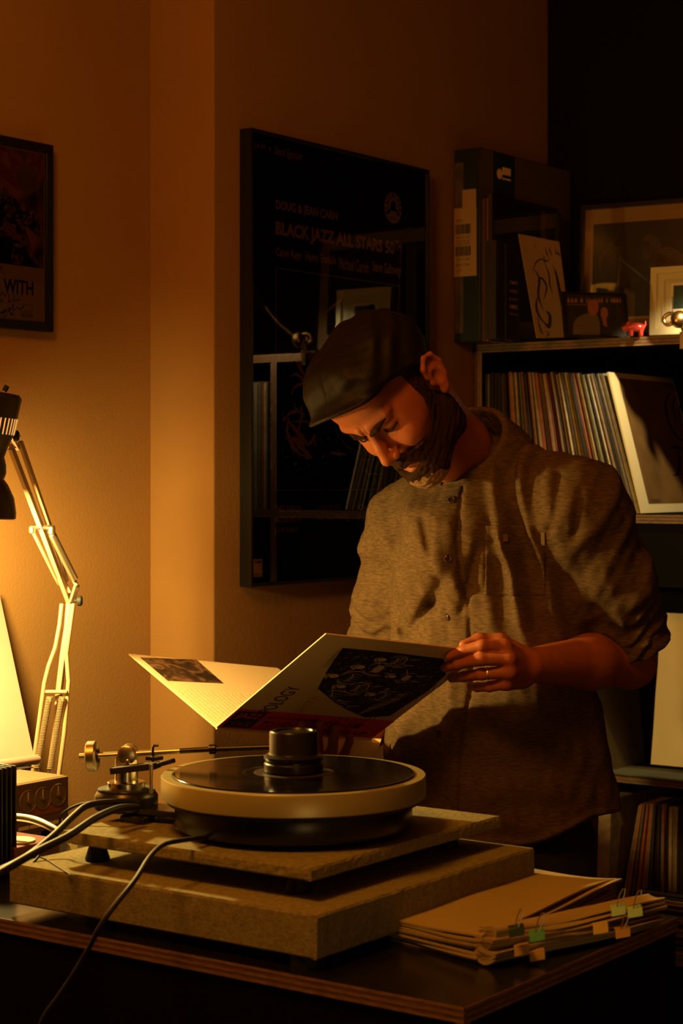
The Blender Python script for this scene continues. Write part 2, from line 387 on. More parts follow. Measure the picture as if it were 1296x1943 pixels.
# arm lifter and rest, little crooked lever
lf = P(262, 1457, 2.42); lg = P(322, 1442, 2.40)
obj('lift_arm', MB().bar(P(214, 1462, 2.43), P(300, 1452, 2.41), .020, .0085).bar(P(298, 1452, 2.41), P(330, 1443, 2.40), .010, .006), 'blackmatte', ta, bevel=.0015)
obj('lift_post', MB().cyl(P(287, 1505, 2.40), P(287, 1450, 2.40), .0026), 'steel', ta)
obj('arm_rest', MB().tube([P(290, 1452, 2.43), P(290, 1419, 2.43), P(292, 1415, 2.43), P(301, 1414, 2.43)], .0018, 8).box(*sum(([a-.008, a+.008] for a in P(293, 1437, 2.43)[:2]), []), P(293, 1442, 2.43)[2], P(293, 1435, 2.43)[2]), 'blackmetal', ta)
# record and clamp
rec = thing('vinyl_record', 'glossy black record lying on the turntable platter', 'record', (TX, TY, PT+.0002))
prof = [(.0, .0)]
prof = [(.1500, 0), (.1508, .0008), (.1500, .0016)] + [(.148-.0011*i, .0016 if i % 2 else .00145) for i in range(78)] + [(.06, .0016), (.052, .0018)]
obj('disc', MB().lathe((TX, TY, PT+.0002), Z, prof, 128), 'vinyl', rec, ang=60)
obj('label', MB().lathe((TX, TY, PT+.002), Z, [(.050, 0), (.050, .0002)], 64), 'labelink', rec)
cl = thing('record_clamp', 'stout black cylindrical clamp on the centre of the record', 'clamp', (TX, TY, PT+.0022))
obj('clamp_body', MB().lathe((TX, TY, PT+.0022), Z, [(.034, 0), (.037, .002), (.037, .011), (.0355, .0125), (.0355, .015), (.037, .0165), (.0375, .020), (.0345, .022), (.0320, .023), (.0305, .026), (.0305, .049), (.0290, .0515), (.0240, .0520), (.0230, .0500), (.010, .0500)], 64), 'blackmetal', cl)
# ------------------------------------------------------------------ cables
def cable(name, label, pts, r, m, cat='cable', group=None, n=8):
    o = obj(name, MB().tube(cr_spline(pts, n), r, 10), m); return tag(o, label, cat, group)
cable('signal_cable', 'thick dark cable from the turntable arm, upper of the crossing pair', [P(262, 1524, 2.39), P(215, 1522, 2.36), P(168, 1528, 2.34), P(140, 1548, 2.30), P(96, 1590, 2.22), P(40, 1632, 2.15), P(-40, 1668, 2.1)], .0042, 'rubber')
cable('signal_cable', 'thick dark cable from the turntable arm, lower of the crossing pair', [P(262, 1532, 2.37), P(225, 1534, 2.33), P(180, 1553, 2.27), P(130, 1586, 2.2), P(70, 1616, 2.13), P(10, 1650, 2.06), P(-50, 1685, 2.0)], .0046, 'rubber')
cable('ground_wire', 'thin wire looping beside the thick cables behind the slabs', [P(238, 1520, 2.42), P(190, 1521, 2.42), P(150, 1527, 2.42), P(118, 1545, 2.42), P(112, 1568, 2.42), P(95, 1600, 2.40), P(60, 1640, 2.36)], .0018, 'rubber')
cable('grey_cable', 'pale grey cable bending from the finned amplifier towards the slabs', [P(-30, 1552, 2.62), P(26, 1550, 2.62), P(66, 1556, 2.60), P(98, 1570, 2.58), P(122, 1586, 2.56), P(140, 1606, 2.5)], .0052, 'steel')
cable('power_cord', 'thin black cord running over both slabs and down the desk front', [P(392, 1589, 2.26), P(350, 1594, 2.22), P(312, 1602, 2.17), P(285, 1625, 2.11), P(255, 1672, 2.02), P(215, 1722, 1.985), P(188, 1762, 1.98), P(168, 1800, 1.99), P(140, 1848, 2.0), P(112, 1890, 2.01), P(84, 1930, 2.02), P(60, 1985, 2.03)], .0028, 'rubber')
cable('thin_wire', 'hair thin wire lying across the top of the thick lower slab', [on_axis(66, 1622, 2, S2+.001)+np.array([0, 0, 0]), on_axis(86, 1630, 2, S2+.001), on_axis(110, 1645, 2, S2+.001), on_axis(134, 1660, 2, S2+.001)], .0008, 'rubber')

# ------------------------------------------------------------------ audio boxes at the left
A1 = on_axis(128, 1580, 2, DZ); az0, az1 = DZ+.010, CAM_Z-(1471-HZN)/F_PX*2.896
amp = thing('preamplifier', 'metal-cased amplifier with three round dials on the desk beneath the lamp', 'amplifier', (A1[0]-.17, A1[1]+.1, DZ))
ax1, ay0 = A1[0], A1[1]
obj('case', MB().box(ax1-.34, ax1, ay0+.004, ay0+.20, az0, az1), 'ampcase', amp, bevel=.002)
obj('front_plate', MB().box(ax1-.34, ax1, ay0-.002, ay0+.004, az0+.001, az1-.001), 'ampface', amp, bevel=.001)
SF = Surf((ax1, ay0-.002, az0), (1, 0, 0), (0, 0, 1))
for (x, y) in ((52, 1521), (80, 1515), (109, 1508)):
    u, v = SF.uv(x, y); c = SF.pt(u, v)
    k = obj('dial', MB().lathe(c, (0, -1, 0), [(.0175, 0), (.0175, .0012), (.0165, .0022), (.0160, .0012), (.0035, .0012), (.0033, .0045), (.0025, .005)], 32), 'ampcase', amp)
    obj('pointer', MB().box(c[0]-.0006, c[0]+.0006, c[1]-.0022, c[1]-.0014, c[2]+.003, c[2]+.014), 'printtext', k)
u0, v0 = SF.uv(28, 1548); u1, v1 = SF.uv(114, 1527)
obj('scale_strip', SF.rect(u0, (v0+v1)/2-.008, u1, (v0+v1)/2+.004), 'amporange', amp)
for i in range(4):
    uu = u0+(u1-u0)*(i+.3)/4; obj('name_strip', SF.rect(uu, .008, uu+.022, .0135), 'white', amp)
mb = MB()
for i in range(14):
    x0 = ax1-.33+.0; mb.box(ax1-.25+i*.008, ax1-.246+i*.008, ay0+.09, ay0+.13, az1, az1+.0006)
obj('vent_slots', mb, 'blackmatte', amp)
for x in (ax1-.32, ax1-.02):
    for y in (ay0+.02, ay0+.18): obj('foot', MB().cyl((x, y, DZ), (x, y, az0), .012), 'rubber', amp)

B1 = on_axis(26, 1662, 2, DZ)
fin = thing('finned_amplifier', 'black power amplifier with tall heat sink fins cut by the left picture edge', 'amplifier', (B1[0]-.06, B1[1]+.12, DZ))
btop = CAM_Z-(1452-HZN)/F_PX*(B1[0]*CT+B1[1]*ST)
obj('case', MB().box(B1[0]-.13, B1[0]-.022, B1[1]+.004, B1[1]+.13, DZ+.006, btop-.003), 'blackmetal', fin, bevel=.002)
for i in range(5):
    obj('fin', MB().box(B1[0]-.0025-i*.0105, B1[0]-i*.0105, B1[1]-.006-i*.002, B1[1]+.12, DZ+.006, btop), 'blackmetal', fin, bevel=.0005)
for y in (B1[1]+.03, B1[1]+.11): obj('foot', MB().cyl((B1[0]-.05, y, DZ), (B1[0]-.05, y, DZ+.0065), .012), 'rubber', fin)

M['redbox'] = mat('dark_red_box', (.13, .030, .018), .5)
R1 = on_axis(114, 1645, 2, DZ)
rz = DZ+.040
tag(obj('small_box', MB().box(R1[0]-.085, R1[0], R1[1], R1[1]+.10, DZ, rz), 'redbox', bevel=.002), 'low dark red box behind the crossing cables', 'box')
w0 = on_axis(38, 1606, 2, rz)
tag(obj('white_disc', MB().lathe((R1[0]-.052, R1[1]+.03, rz), Z, [(.023, 0), (.024, .001), (.024, .003), (.021, .0034)], 40), 'white'), 'small round white disc lying on the low dark red box', 'disc')

# pale board leaning behind the amplifier, on a rounded ledge
b0 = P(66, 1442, 3.03); wall_pt = on_axis(0, 1120, 1, YL-.012)
SB = MB()
bl = P(66, 1440, 3.03); br_top = on_axis(-2, 1112, 1, YL-.02)
pts = [P(66, 1443, 3.03), P(-120, 1462, 2.90), P(-170, 1100, 3.14), P(-4, 1112, 3.24)]
t = thing('music_stand', 'pale board leaning on a rounded ledge in the lamp light at left edge', 'board', (*P(0, 1450, 2.97)[:2], az1))
nb = np.cross(pts[1]-pts[0], pts[3]-pts[0]); nb /= np.linalg.norm(nb)
if np.dot(nb, np.array([0, 0, CAM_Z])-pts[0]) > 0: nb = -nb
obj('board', MB().hexa(*pts, *[p+nb*.004 for p in pts]), 'paleboard', t)
obj('ledge', MB().tube([P(-120, 1468, 2.88), P(70, 1441, 3.01), P(74, 1440.5, 3.013)], [.0078, .0078, .0055], 20), 'paleboard', t)
obj('ledge_support', MB().box(*sum(([a-.03, a+.02] for a in P(20, 1455, 2.98)[:2]), []), az1, P(20, 1452, 2.98)[2]-.004), 'blackmatte', t)

# ------------------------------------------------------------------ articulated lamp
lamp = thing('desk_lamp', 'cream spring-arm desk lamp with black shade glowing at the left edge', 'lamp', (*P(80, 1560, 3.04)[:2], DZ))
dE, dB, dH = 3.10, 3.04, 2.92
def Lp(x, y, d): return P(x, y, d)
EL = Lp(131, 1140, dE)
obj('upper_bar', MB().bar(Lp(21, 850, 2.95), Lp(133, 1146, dE), .0085, .0085), 'cream', lamp, bevel=.001)
obj('upper_bar', MB().bar(Lp(38, 838, 2.96), Lp(94, 1000, 3.04), .0075, .0075), 'cream', lamp, bevel=.001)
obj('upper_bar', MB().bar(Lp(94, 1000, 3.04), Lp(127, 1103, 3.09), .0055, .0055), 'cream', lamp, bevel=.001)
obj('spring_sleeve', MB().tube([Lp(97, 1010, 3.03), Lp(99, 1014, 3.03), Lp(141, 1098, 3.07), Lp(143, 1101, 3.07)], [.004, .0064, .0064, .004], 16), 'steel', lamp)
obj('tension_rod', MB().tube([Lp(63, 1010, 3.02), Lp(105, 1095, 3.07), Lp(112, 1108, 3.09)], .0030, 10), 'cream', lamp)
obj('cross_pin', MB().tube([Lp(60, 1001, 3.02), Lp(104, 1001, 3.03)], .0040, 12), 'steel', lamp)
obj('pin_end', MB().lathe(Lp(61, 998, 3.02), (0, 0, -1), [(.004, 0), (.0052, .002), (.0052, .010), (.003, .012)], 16), 'steel', lamp)
obj('pin_end', MB().lathe(Lp(98, 998, 3.02), (0, 0, -1), [(.004, 0), (.0058, .002), (.0058, .012), (.003, .014)], 16), 'steel', lamp)
obj('elbow_bracket', MB().bar(Lp(139, 1098, 3.08), Lp(146, 1112, 3.08), .010, .006).bar(Lp(146, 1110, 3.08), Lp(136, 1142, 3.09), .010, .005).bar(Lp(122, 1104, 3.09), Lp(134, 1125, 3.09), .009, .005), 'cream', lamp, bevel=.0015)
rgt = c2w(np.array([1., 0, 0])) - c2w(np.array([0., 0, 0]))
obj('elbow_knob', MB().lathe(Lp(141, 1140, 3.085), rgt, [(.003, 0), (.003, .004), (.0075, .005), (.0085, .007), (.0085, .011), (.0065, .013)], 12), 'blackmatte', lamp)
# lower arm
obj('lower_bar', MB().bar(Lp(132, 1142, dE), Lp(110, 1330, dB+.02), .0090, .0090), 'cream', lamp, bevel=.001)
obj('lower_rod', MB().tube([Lp(117, 1146, 3.09), Lp(113, 1185, 3.08), Lp(105, 1228, 3.07), Lp(92, 1264, 3.06), Lp(84, 1296, 3.05), Lp(74, 1370, 3.04), Lp(64, 1445, 3.03), Lp(58, 1500, 3.03)], .0034, 10), 'cream', lamp)
obj('lower_rod', MB().tube([Lp(139, 1146, 3.09), Lp(133, 1190, 3.08), Lp(126, 1240, 3.07), Lp(130, 1292, 3.06), Lp(122, 1390, 3.04), Lp(112, 1468, 3.03), Lp(108, 1500, 3.03)], .0036, 10), 'cream', lamp)
obj('cross_pin', MB().tube([Lp(83, 1313, 3.05), Lp(127, 1313, 3.05)], .0034, 12), 'cream', lamp)
obj('lower_bar', MB().bar(Lp(108, 1322, 3.06), Lp(92, 1470, 3.04), .0035, .0035), 'cream', lamp)
def spring(a, b, r, w, turns):
    a, b = np.asarray(a), np.asarray(b); d_ = (b-a)/np.linalg.norm(b-a); x = np.cross(d_, (0, 1, 0)); x /= np.linalg.norm(x); y = np.cross(d_, x)
    return MB().tube([a+(b-a)*t/(turns*10)+x*r*math.cos(t*.6283)+y*r*math.sin(t*.6283) for t in range(turns*10)], w, 5)
obj('spring', spring(Lp(94, 1322, 3.045), Lp(70, 1458, 3.03), .0046, .0011, 44), 'creamspring', lamp)
obj('spring', spring(Lp(118, 1322, 3.045), Lp(95, 1460, 3.03), .0046, .0011, 44), 'creamspring', lamp)
obj('spring_end', MB().tube([Lp(95, 1460, 3.03), Lp(88, 1500, 3.03)], .0040, 10).tube([Lp(70, 1458, 3.03), Lp(66, 1500, 3.03)], .0040, 10), 'steel', lamp)
bx = P(82, 1500, 3.03)
obj('stem', MB().tube([(bx[0], bx[1], DZ-.02), (bx[0], bx[1], bx[2]+.01)], .008, 16).box(bx[0]-.03, bx[0]+.03, bx[1]-.012, bx[1]+.012, bx[2]-.006, bx[2]+.004), 'cream', lamp)
obj('desk_clamp', MB().box(DX1-.025, bx[0]+.014, bx[1]-.02, bx[1]+.02, DZ+.0003, DZ+.010).box(DX1+.004, bx[0]+.014, bx[1]-.02, bx[1]+.02, DZ-.06, DZ+.0003).box(DX1-.025, bx[0]+.014, bx[1]-.02, bx[1]+.02, DZ-.068, DZ-.06), 'cream', lamp, bevel=.001)
obj('clamp_screw', MB().cyl((DX1-.014, bx[1], DZ-.095), (DX1-.014, bx[1], DZ-T-.0005), .004), 'steel', lamp)
# head: neck housing, waist and bell
HX = P(-58, 905, 2.86)
axh = np.array([.0, 0, -1.]) + (P(-48, 975, 2.86)-P(-42, 740, 2.86))*0; tilt = P(-62, 975, 2.86)-P(-36, 740, 2.86); axh = tilt/np.linalg.norm(tilt)
TOP = P(-36, 742, 2.86)
def hp(prof, n=64): return MB().lathe(TOP, axh, prof, n, caps=False)
s_ = 2.86/F_PX
outer = [(.001, -.003), (66*s_*.4, -.003), (72*s_, 0), (78*s_, .006), (70*s_, 78*s_), (62*s_, 100*s_), (57*s_, 120*s_), (62*s_, 135*s_), (64*s_, 150*s_), (61*s_, 162*s_), (70*s_, 172*s_), (84*s_, 196*s_), (91*s_, 222*s_), (92*s_, 234*s_), (90*s_, 236*s_)]
inner = [(r-.0016 if i < len(outer)-1 else r-.001, h) for i, (r, h) in enumerate(outer)][::-1]
obj('shade', hp(outer+inner[:-2]), 'lampblack', lamp)
e1 = np.cross(axh, (0, 1, 0)); e1 /= np.linalg.norm(e1); e2 = np.cross(axh, e1)
M['lampglow'] = mat('glowing_slot', (.9, .5, .15), .5, emit=(1, .5, .12, .75))
for i in range(44):
    a = 2*math.pi*i/44
    dd = math.cos(a)*e1+math.sin(a)*e2; tt_ = np.cross(axh, dd)
    A = TOP+axh*(46*s_)+dd*(73.6*s_+.0001); B = TOP+axh*(77*s_)+dd*(70.1*s_+.0001)
    if i % 1 == 0: obj('vent_slot', MB().obox(A-tt_*.0009, tt_*.0018, dd*.0008, B-A), 'lampglow', lamp, smooth=False)
M['bulb'] = mat('bulb_glass', (.9, .8, .6), .3, emit=(1, .5, .12, 6.0))
obj('bulb_socket', MB().lathe(TOP+axh*.11, axh, [(.016, 0), (.016, .045)], 24), 'blackmatte', lamp)
obj('switch', MB().tube([P(8, 742, 2.86), P(14, 732, 2.86)], .004, 10), 'blackmatte', lamp)
obj('head_joint', MB().tube([Lp(21, 838, 2.93), Lp(36, 824, 2.93)], .0065, 14).bar(Lp(14, 846, 2.92), Lp(36, 846, 2.94), .007, .007).bar(Lp(20, 826, 2.90), Lp(34, 852, 2.94), .005, .005), 'steel', lamp)
obj('head_knob', MB().lathe(Lp(25, 827, 2.91), rgt, [(.003, 0), (.0085, .001), (.0085, .007), (.006, .009)], 12), 'blackmatte', lamp)

# ------------------------------------------------------------------ stack of papers with clips
def sheet_stack():
    t = thing('paper_stack', 'untidy stack of buff paper folders held by green and yellow binder clips', 'papers', (*on_axis(960, 1775, 2, DZ)[:2], DZ))
    rs = random.Random(3); z = DZ+.0005
    base = [(738, 1785), (990, 1686), (1172, 1722), (915, 1832)]
    for k in range(11):
        th = .0016+rs.random()*.0012
        zz = z+th; cs = []
        jx = lambda a: a+rs.uniform(-.006, .006)
        for (x, y) in base:
            q = on_axis(x, y, 2, DZ); cs.append(np.array([jx(q[0]), jx(q[1])]))
        # curled rectangular sheet grid
        nu, nv = 14, 8; top = []; bot = []
        for i in range(nu+1):
            for j in range(nv+1):
                u, v = i/nu, j/nv
                p = (cs[0]*(1-u)+cs[1]*u)*(1-v)+(cs[3]*(1-u)+cs[2]*u)*v
                curl = .006*k/10*(v**3)*(1+.6*math.sin(5*u+k)) + .0035*k/10*math.sin(3*u+1.3*k)*v + .0012*math.sin(9*u+k)*math.sin(6*v)*k/10
                curl = max(curl, -.0004*0)
                top.append((p[0], p[1], zz+max(0, curl))); bot.append((p[0], p[1], z+max(0, curl)))
        N = (nu+1)*(nv+1); fs = []
        idx = lambda i, j: i*(nv+1)+j
        for i in range(nu):
            for j in range(nv):
                fs.append((idx(i, j), idx(i, j+1), idx(i+1, j+1), idx(i+1, j))); fs.append(tuple(N+q for q in (idx(i, j), idx(i+1, j), idx(i+1, j+1), idx(i, j+1))))
        loop = [idx(i, 0) for i in range(nu+1)]+[idx(nu, j) for j in range(1, nv+1)]+[idx(i, nv) for i in range(nu-1, -1, -1)]+[idx(0, j) for j in range(nv-1, 0, -1)]
        for a, b in zip(loop, loop[1:]+loop[:1]): fs.append((a, b, N+b, N+a))
        mb = MB().add(top+bot, fs); obj('paper_folder', mb, 'paper' if k > 8 or k % 3 else 'papery', t, smooth=True, ang=30)
        z = zz+.0003
    return t, z
stack, stz = sheet_stack()
# folded wads of paper along the near edge, each with a clip
def wad(a, b, z0, th, w, seed, lab=None):
    """a folded bundle of sheets, curled open at its near end"""
    rs = random.Random(seed); a = np.asarray(a); b = np.asarray(b); d_ = b-a; d_[2] = 0; L = np.linalg.norm(d_); d_ /= L; n_ = np.array([-d_[1], d_[0], 0])
    o = None; ms = []
    for q in range(3):
        mb = MB(); sect = []
        for i in range(13):
            u = i/12; c = a+(b-a)*u; c = c+n_*.004*math.sin(3*u+seed+q); zc = z0+th*(.25+.5*q)/1.5+.003*math.sin(2.2*u+seed)*(1-u)
            hh = th/7*(1+1.2*(1-u)**3+.6*u**4); ww = w/2*(1+.12*math.sin(4*u+q))
            sec = [c+n_*ww*math.cos(t_)+np.array([0, 0, zc-c[2]+hh*math.sin(t_)+.0025*math.sin(2*t_+seed+5*u)]) for t_ in [2*math.pi*k/14 for k in range(14)]]
            sect += sec
        fs = [(i*14+k, i*14+(k+1) % 14, (i+1)*14+(k+1) % 14, (i+1)*14+k) for i in range(12) for k in range(14)]
        fs += [tuple(range(13, -1, -1)), tuple(12*14+k for k in range(14))]
        ms.append(MB().add(sect, fs))
    return ms
zz = stz-.012
def wadobj(p1, p2, z0, th, w, seed):
    for m_ in wad(on_axis(*p1, 2, z0), on_axis(*p2, 2, z0), z0, th, w, seed): obj('folded_papers', m_, 'paper' if seed % 2 else 'papery', stack, ang=80)
wadobj((925, 1830), (1236, 1752), DZ+.004, .013, .030, 1)
wadobj((914, 1806), (1246, 1742), DZ+.016, .013, .030, 2)
wadobj((920, 1782), (1250, 1722), DZ+.028, .013, .030, 3)
M['clipgreen'] = mat('green_clip', (.10, .42, .22), .35); M['clippale'] = mat('pale_green_clip', (.45, .80, .58), .35)
M['clipdark'] = mat('dark_green_clip', (.010, .045, .028), .4); M['clipyellow'] = mat('yellow_clip', (.62, .50, .14), .4); M['clipbuff'] = mat('buff_clip', (.46, .32, .13), .45)
fwd = -(c2w(np.array([0., 0, 1.]))-c2w(np.array([0., 0, 0])))
for i, (x, y, m_, nm) in enumerate(((979, 1765, 'clipdark', 'dark green'), (1018, 1774, 'clipgreen', 'bright green'), (1172, 1726, 'clippale', 'pale green'), (1203, 1729, 'clippale', 'mint'), (1138, 1760, 'clipyellow', 'yellow'),
    (989, 1801, 'clipbuff', 'buff'), (1018, 1811, 'clipbuff', 'ochre'), (1180, 1768, 'clipbuff', 'brown'))):
    c = on_axis(x, y, 2, DZ+(.044, .041, .044, .046, .032, .019, .009, .020)[i])+fwd*.008; labs = ['dark green binder clip, top left on the folded papers', 'bright green binder clip on the folded papers, second from left', 'pale green binder clip, left of the glowing pair at the stack end',
        'mint green binder clip, right of the pair at the stack end', 'yellow binder clip in the middle of the folded papers', 'buff binder clip low on the near edge, left of two', 'ochre binder clip lowest on the near edge of the papers', 'brown binder clip below the mint one at right']
    t = thing('binder_clip', labs[i], 'clip', c, 'binder clips on the paper stack')
    X_ = rgt*.0085+np.array([0, 0, .0015]); hgt = np.array([0, 0, 1.])*.0075 ; U_ = fwd*.35+np.array([0, 0, 1])
    Y_ = np.array([0, 0, .0085])-fwd*.004
    obj('clip_body', MB().obox(c-X_-Y_*.5, X_*2, Y_, fwd*.0012).obox(c-X_+Y_*.5-fwd*.012, X_*2, fwd*.0125, np.array([0, 0, .001])), m_, t, bevel=.0004)
    if i not in (4, 5, 6):
        w = X_*.35; tp = c+Y_*.5
        obj('wire_handle', MB().tube([tp-w*.6, tp-w+np.array([0, 0, .014])+rgt*.004, tp-w*.3+np.array([0, 0, .021])+rgt*.006, tp+w*.6+np.array([0, 0, .021])+rgt*.006, tp+w+np.array([0, 0, .014])+rgt*.004, tp+w*.6], .0007, 6), 'steel', t)

# ------------------------------------------------------------------ framed print on the left wall
YF = YL-.022
S = Surf((0, YF, 0), (1, 0, 0), (0, 0, 1))
ur, vt = S.uv(101.5, 276); _, vb = S.uv(100, 630); ul = ur-.50
fr = thing('framed_print', 'black framed signed print with orange artwork on the left wall', 'framed picture', ((ul+ur)/2, YL-.011, vb))
fw = .0155
def frame4(t, S_, u0, v0, u1, v1, w, depth, m_, mitre=True, back=0.0):
    for (a, b, c, d_) in (((u0, v0), (u1, v0), (u1-w, v0+w), (u0+w, v0+w)), ((u1, v0), (u1, v1), (u1-w, v1-w), (u1-w, v0+w)), ((u1, v1), (u0, v1), (u0+w, v1-w), (u1-w, v1-w)), ((u0, v1), (u0, v0), (u0+w, v0+w), (u0+w, v1-w))):
        obj('frame_rail', S_.poly([a, b, c, d_], h=-depth, th=depth), m_, t, smooth=False)
frame4(fr, S, ul, vb, ur, vt, fw, .020, 'frameblack')
M['mountcard'] = mat('signed_card', (.80, .54, .30), .7)
obj('print_card', S.rect(ul+fw, vb+fw, ur-fw, vt-fw, h=-.006, th=.0005), 'mountcard', fr)
def paint_mat(name, cols, scale=9, dist=1.5):
    m = bpy.data.materials.new(name); m.use_nodes = True; nt = m.node_tree; b = nt.nodes['Principled BSDF']; b.inputs['Roughness'].default_value = .55
    tc = nt.nodes.new('ShaderNodeTexCoord'); n = nt.nodes.new('ShaderNodeTexNoise'); n.inputs['Scale'].default_value = scale; n.inputs['Detail'].default_value = 3; n.inputs['Distortion'].default_value = dist
    cr = nt.nodes.new('ShaderNodeValToRGB'); e = cr.color_ramp.elements
    for i, (p, c) in enumerate(cols):
        if i < 2: e[i].position = p; e[i].color = (*c, 1)
        else: q = e.new(p); q.color = (*c, 1)
    nt.links.new(tc.outputs['Object'], n.inputs['Vector']); nt.links.new(n.outputs['Fac'], cr.inputs[0]); nt.links.new(cr.outputs[0], b.inputs['Base Color']); return m
M['paintA'] = paint_mat('painted_sky', [(.3, (.03, .03, .018)), (.42, (.35, .14, .04)), (.52, (.85, .27, .07)), (.62, (.5, .07, .04)), (.72, (.9, .45, .14))])
M['paintfig'] = paint_mat('painted_figure', [(.38, (.006, .005, .004)), (.48, (.05, .02, .008)), (.52, (.75, .40, .16)), (.58, (.02, .012, .008)), (.66, (.6, .16, .05))], 34, 2.5)
M['paintmoon'] = mat('painted_moon', (.62, .36, .13), .6, noise=.35, nscale=18); M['paintdark'] = mat('painted_ground', (.010, .011, .007), .6)
uu, va = S.uv(83, 300); ua0 = ul+fw+.012; ua1 = ur-fw-.004; va1 = vt-fw-.004; _, va0 = S.uv(60, 506)
obj('painting', S.rect(ua0, va0, ua1, va1, h=-.0052, th=.0003), 'paintA', fr)
mu, mv = S.uv(55, 338)
obj('painted_disc', S.poly([(mu+.026*math.cos(a*.2618), mv+.028*math.sin(a*.2618)) for a in range(24)], h=-.0048), 'paintmoon', fr)
g0 = S.uv(0, 452)
obj('painted_ground', S.poly([(ua0, va0), (S.uv(80, 506)[0], va0), S.uv(55, 480), S.uv(30, 470), S.uv(20, 448), S.uv(0, 446), (ua0, va0+.06)], h=-.0047), 'paintdark', fr)
obj('painted_figure', S.poly([S.uv(*p) for p in ((0, 500), (-30, 460), (-20, 380), (2, 372), (6, 358), (12, 353), (18, 358), (20, 368), (34, 378), (48, 402), (66, 398), (78, 412), (80, 448), (70, 446), (58, 432), (48, 426), (56, 450), (66, 482), (80, 498), (74, 504), (60, 486), (50, 478), (46, 500), (30, 502), (24, 486), (30, 468), (26, 448), (0, 440))], h=-.0043), 'paintfig', fr)
def tx(t, S_, body, xa, yb, xb, yt, m_='coverink', h=-.0049, nm='lettering', **k):
    u0_, v0_ = S_.uv(xa, yb); u1_, v1_ = S_.uv(xb, yt)
    v0m = S_.uv((xa+xb)/2, yb)[1]
    return obj(nm, S_.text(body, u0_, v0_, u1_, v1_, h=h, **k), m_, t, smooth=False)
_, vw0 = S.uv(40, 558); _, vw1 = S.uv(40, 531); uw0, _ = S.uv(11, 545); uw1, _ = S.uv(67, 545)
obj('lettering', S.text('WITH', uw0, vw0, uw1, vw1, h=-.0049, wht=.02), 'coverink', fr, smooth=False)
wl = (uw1-uw0)
obj('lettering', S.text('Y', uw0-wl*.42, vw0, uw0-wl*.2, vw1, h=-.0049, wht=.02), 'coverink', fr, smooth=False)
mb = MB()
for st in ([(-2, 515), (4, 508), (7, 506), (6, 515), (9, 516)], [(11, 517), (12, 520)], [(-4, 552), (2, 550), (4, 562), (8, 553), (12, 562), (16, 556)], [(20, 556), (21, 568)], [(28, 552), (31, 566)], [(36, 552), (38, 566)], [(45, 556), (46, 563)],
           [(-4, 572), (2, 566), (3, 574), (7, 568), (9, 574)], [(18, 574), (22, 568), (20, 573), (26, 572), (28, 566), (31, 572), (34, 568), (38, 571), (42, 565)], [(-4, 590), (6, 592), (14, 586), (10, 594), (22, 584), (20, 592), (30, 576), (28, 590), (38, 582), (40, 588), (48, 580)], [(-2, 602), (8, 592)],
           [(8, 592), (13, 602), (11, 600)], [(17, 590), (15, 601)], [(22, 592), (23, 598), (26, 593), (27, 598), (30, 592)]):
    S.stroke([np.array(S.uv(*p)) for p in cr_spline([np.array([a, b, 0.]) for a, b in st], 5) for p in [p[:2]]], .0011, mb, h=-.0045)
obj('handwriting', mb, 'inkline', fr, smooth=False, kind='stuff')
mb = MB(); 
for st in ([(42, 592), (44, 586), (46, 580), (54, 577), (62, 579), (65, 588), (63, 596)], [(44, 591), (48, 594), (50, 588), (52, 595), (56, 588), (58, 596), (62, 590)], [(46, 583), (50, 584)]):
    S.stroke([np.array(S.uv(*p[:2])) for p in cr_spline([np.array([a, b, 0.]) for a, b in st], 5)], .0006, mb, h=-.0045)
S.text('RECORDS', *S.uv(44, 601), *S.uv(66, 597), mb=mb, h=-.0045)
obj('small_emblem', mb, 'inkline', fr, smooth=False)
obj('glass_pane', S.rect(ul+fw, vb+fw, ur-fw, vt-fw, h=-.004, th=.002), 'glass', fr)

# ------------------------------------------------------------------ large black poster
YP = YW-.030
S = Surf((0, YP, 0), (1, 0, 0), (0, 0, 1))
ul, _ = S.uv(477, 600); ur, _ = S.uv(815, 600); vt = S.uv(477, 242)[1]; vb = S.uv(477, 1114)[1]
po = thing('framed_poster', 'large black framed concert poster behind glass on the centre wall', 'framed poster', ((ul+ur)/2, YW-.015, vb))
frame4(po, S, ul, vb, ur, vt, .006, .028, 'frameblack')
obj('backing_board', S.rect(ul+.006, vb+.006, ur-.006, vt-.006, h=-.012, th=.002), 'glassblack', po)
H = -.0098
def T_(body, xa, xb, y_top_a, y_bot_a, x_ref=None, nm='lettering', m_='printtext', **k):
    x_ref = x_ref if x_ref is not None else xa
    u0, u1 = S.uv(xa, 900)[0], S.uv(xb, 900)[0]; v1 = S.uv(x_ref, y_top_a)[1]; v0 = S.uv(x_ref, y_bot_a)[1]
    return obj(nm, S.text(body, u0, v0, u1, v1, h=H, **k), m_, po, smooth=False)
T_('DOUG & JEAN CARN', 531, 648, 378, 401, wht=.028)
T_('BLACK JAZZ ALL STARS 50', 531, 756, 418, 452, wht=.045)
T_('TH', 757, 769, 457, 476, 763, wht=.02)
T_('Calvin Keys', 531, 579, 468, 490, wht=.018); T_('Henry Franklin', 587, 645, 476, 499, wht=.018)
T_('Michael Carvin', 651, 707, 486, 510, wht=.018); T_('Steve Galloway', 714, 768, 494, 520, wht=.018)
T_('J.A.W', 489, 512, 269, 281, shear=.2, wht=.01); T_('I', 519, 521, 277, 285)
T_('Sound Signature', 528, 581, 275, 297, shear=.45)
T_('THEO PARRISH', 529, 580, 959, 972, wht=.01); T_('NICOLE MISHA', 529, 579, 980, 992, wht=.01); T_('J.A.W FAMILY', 529, 574, 1002, 1015, wht=.01)
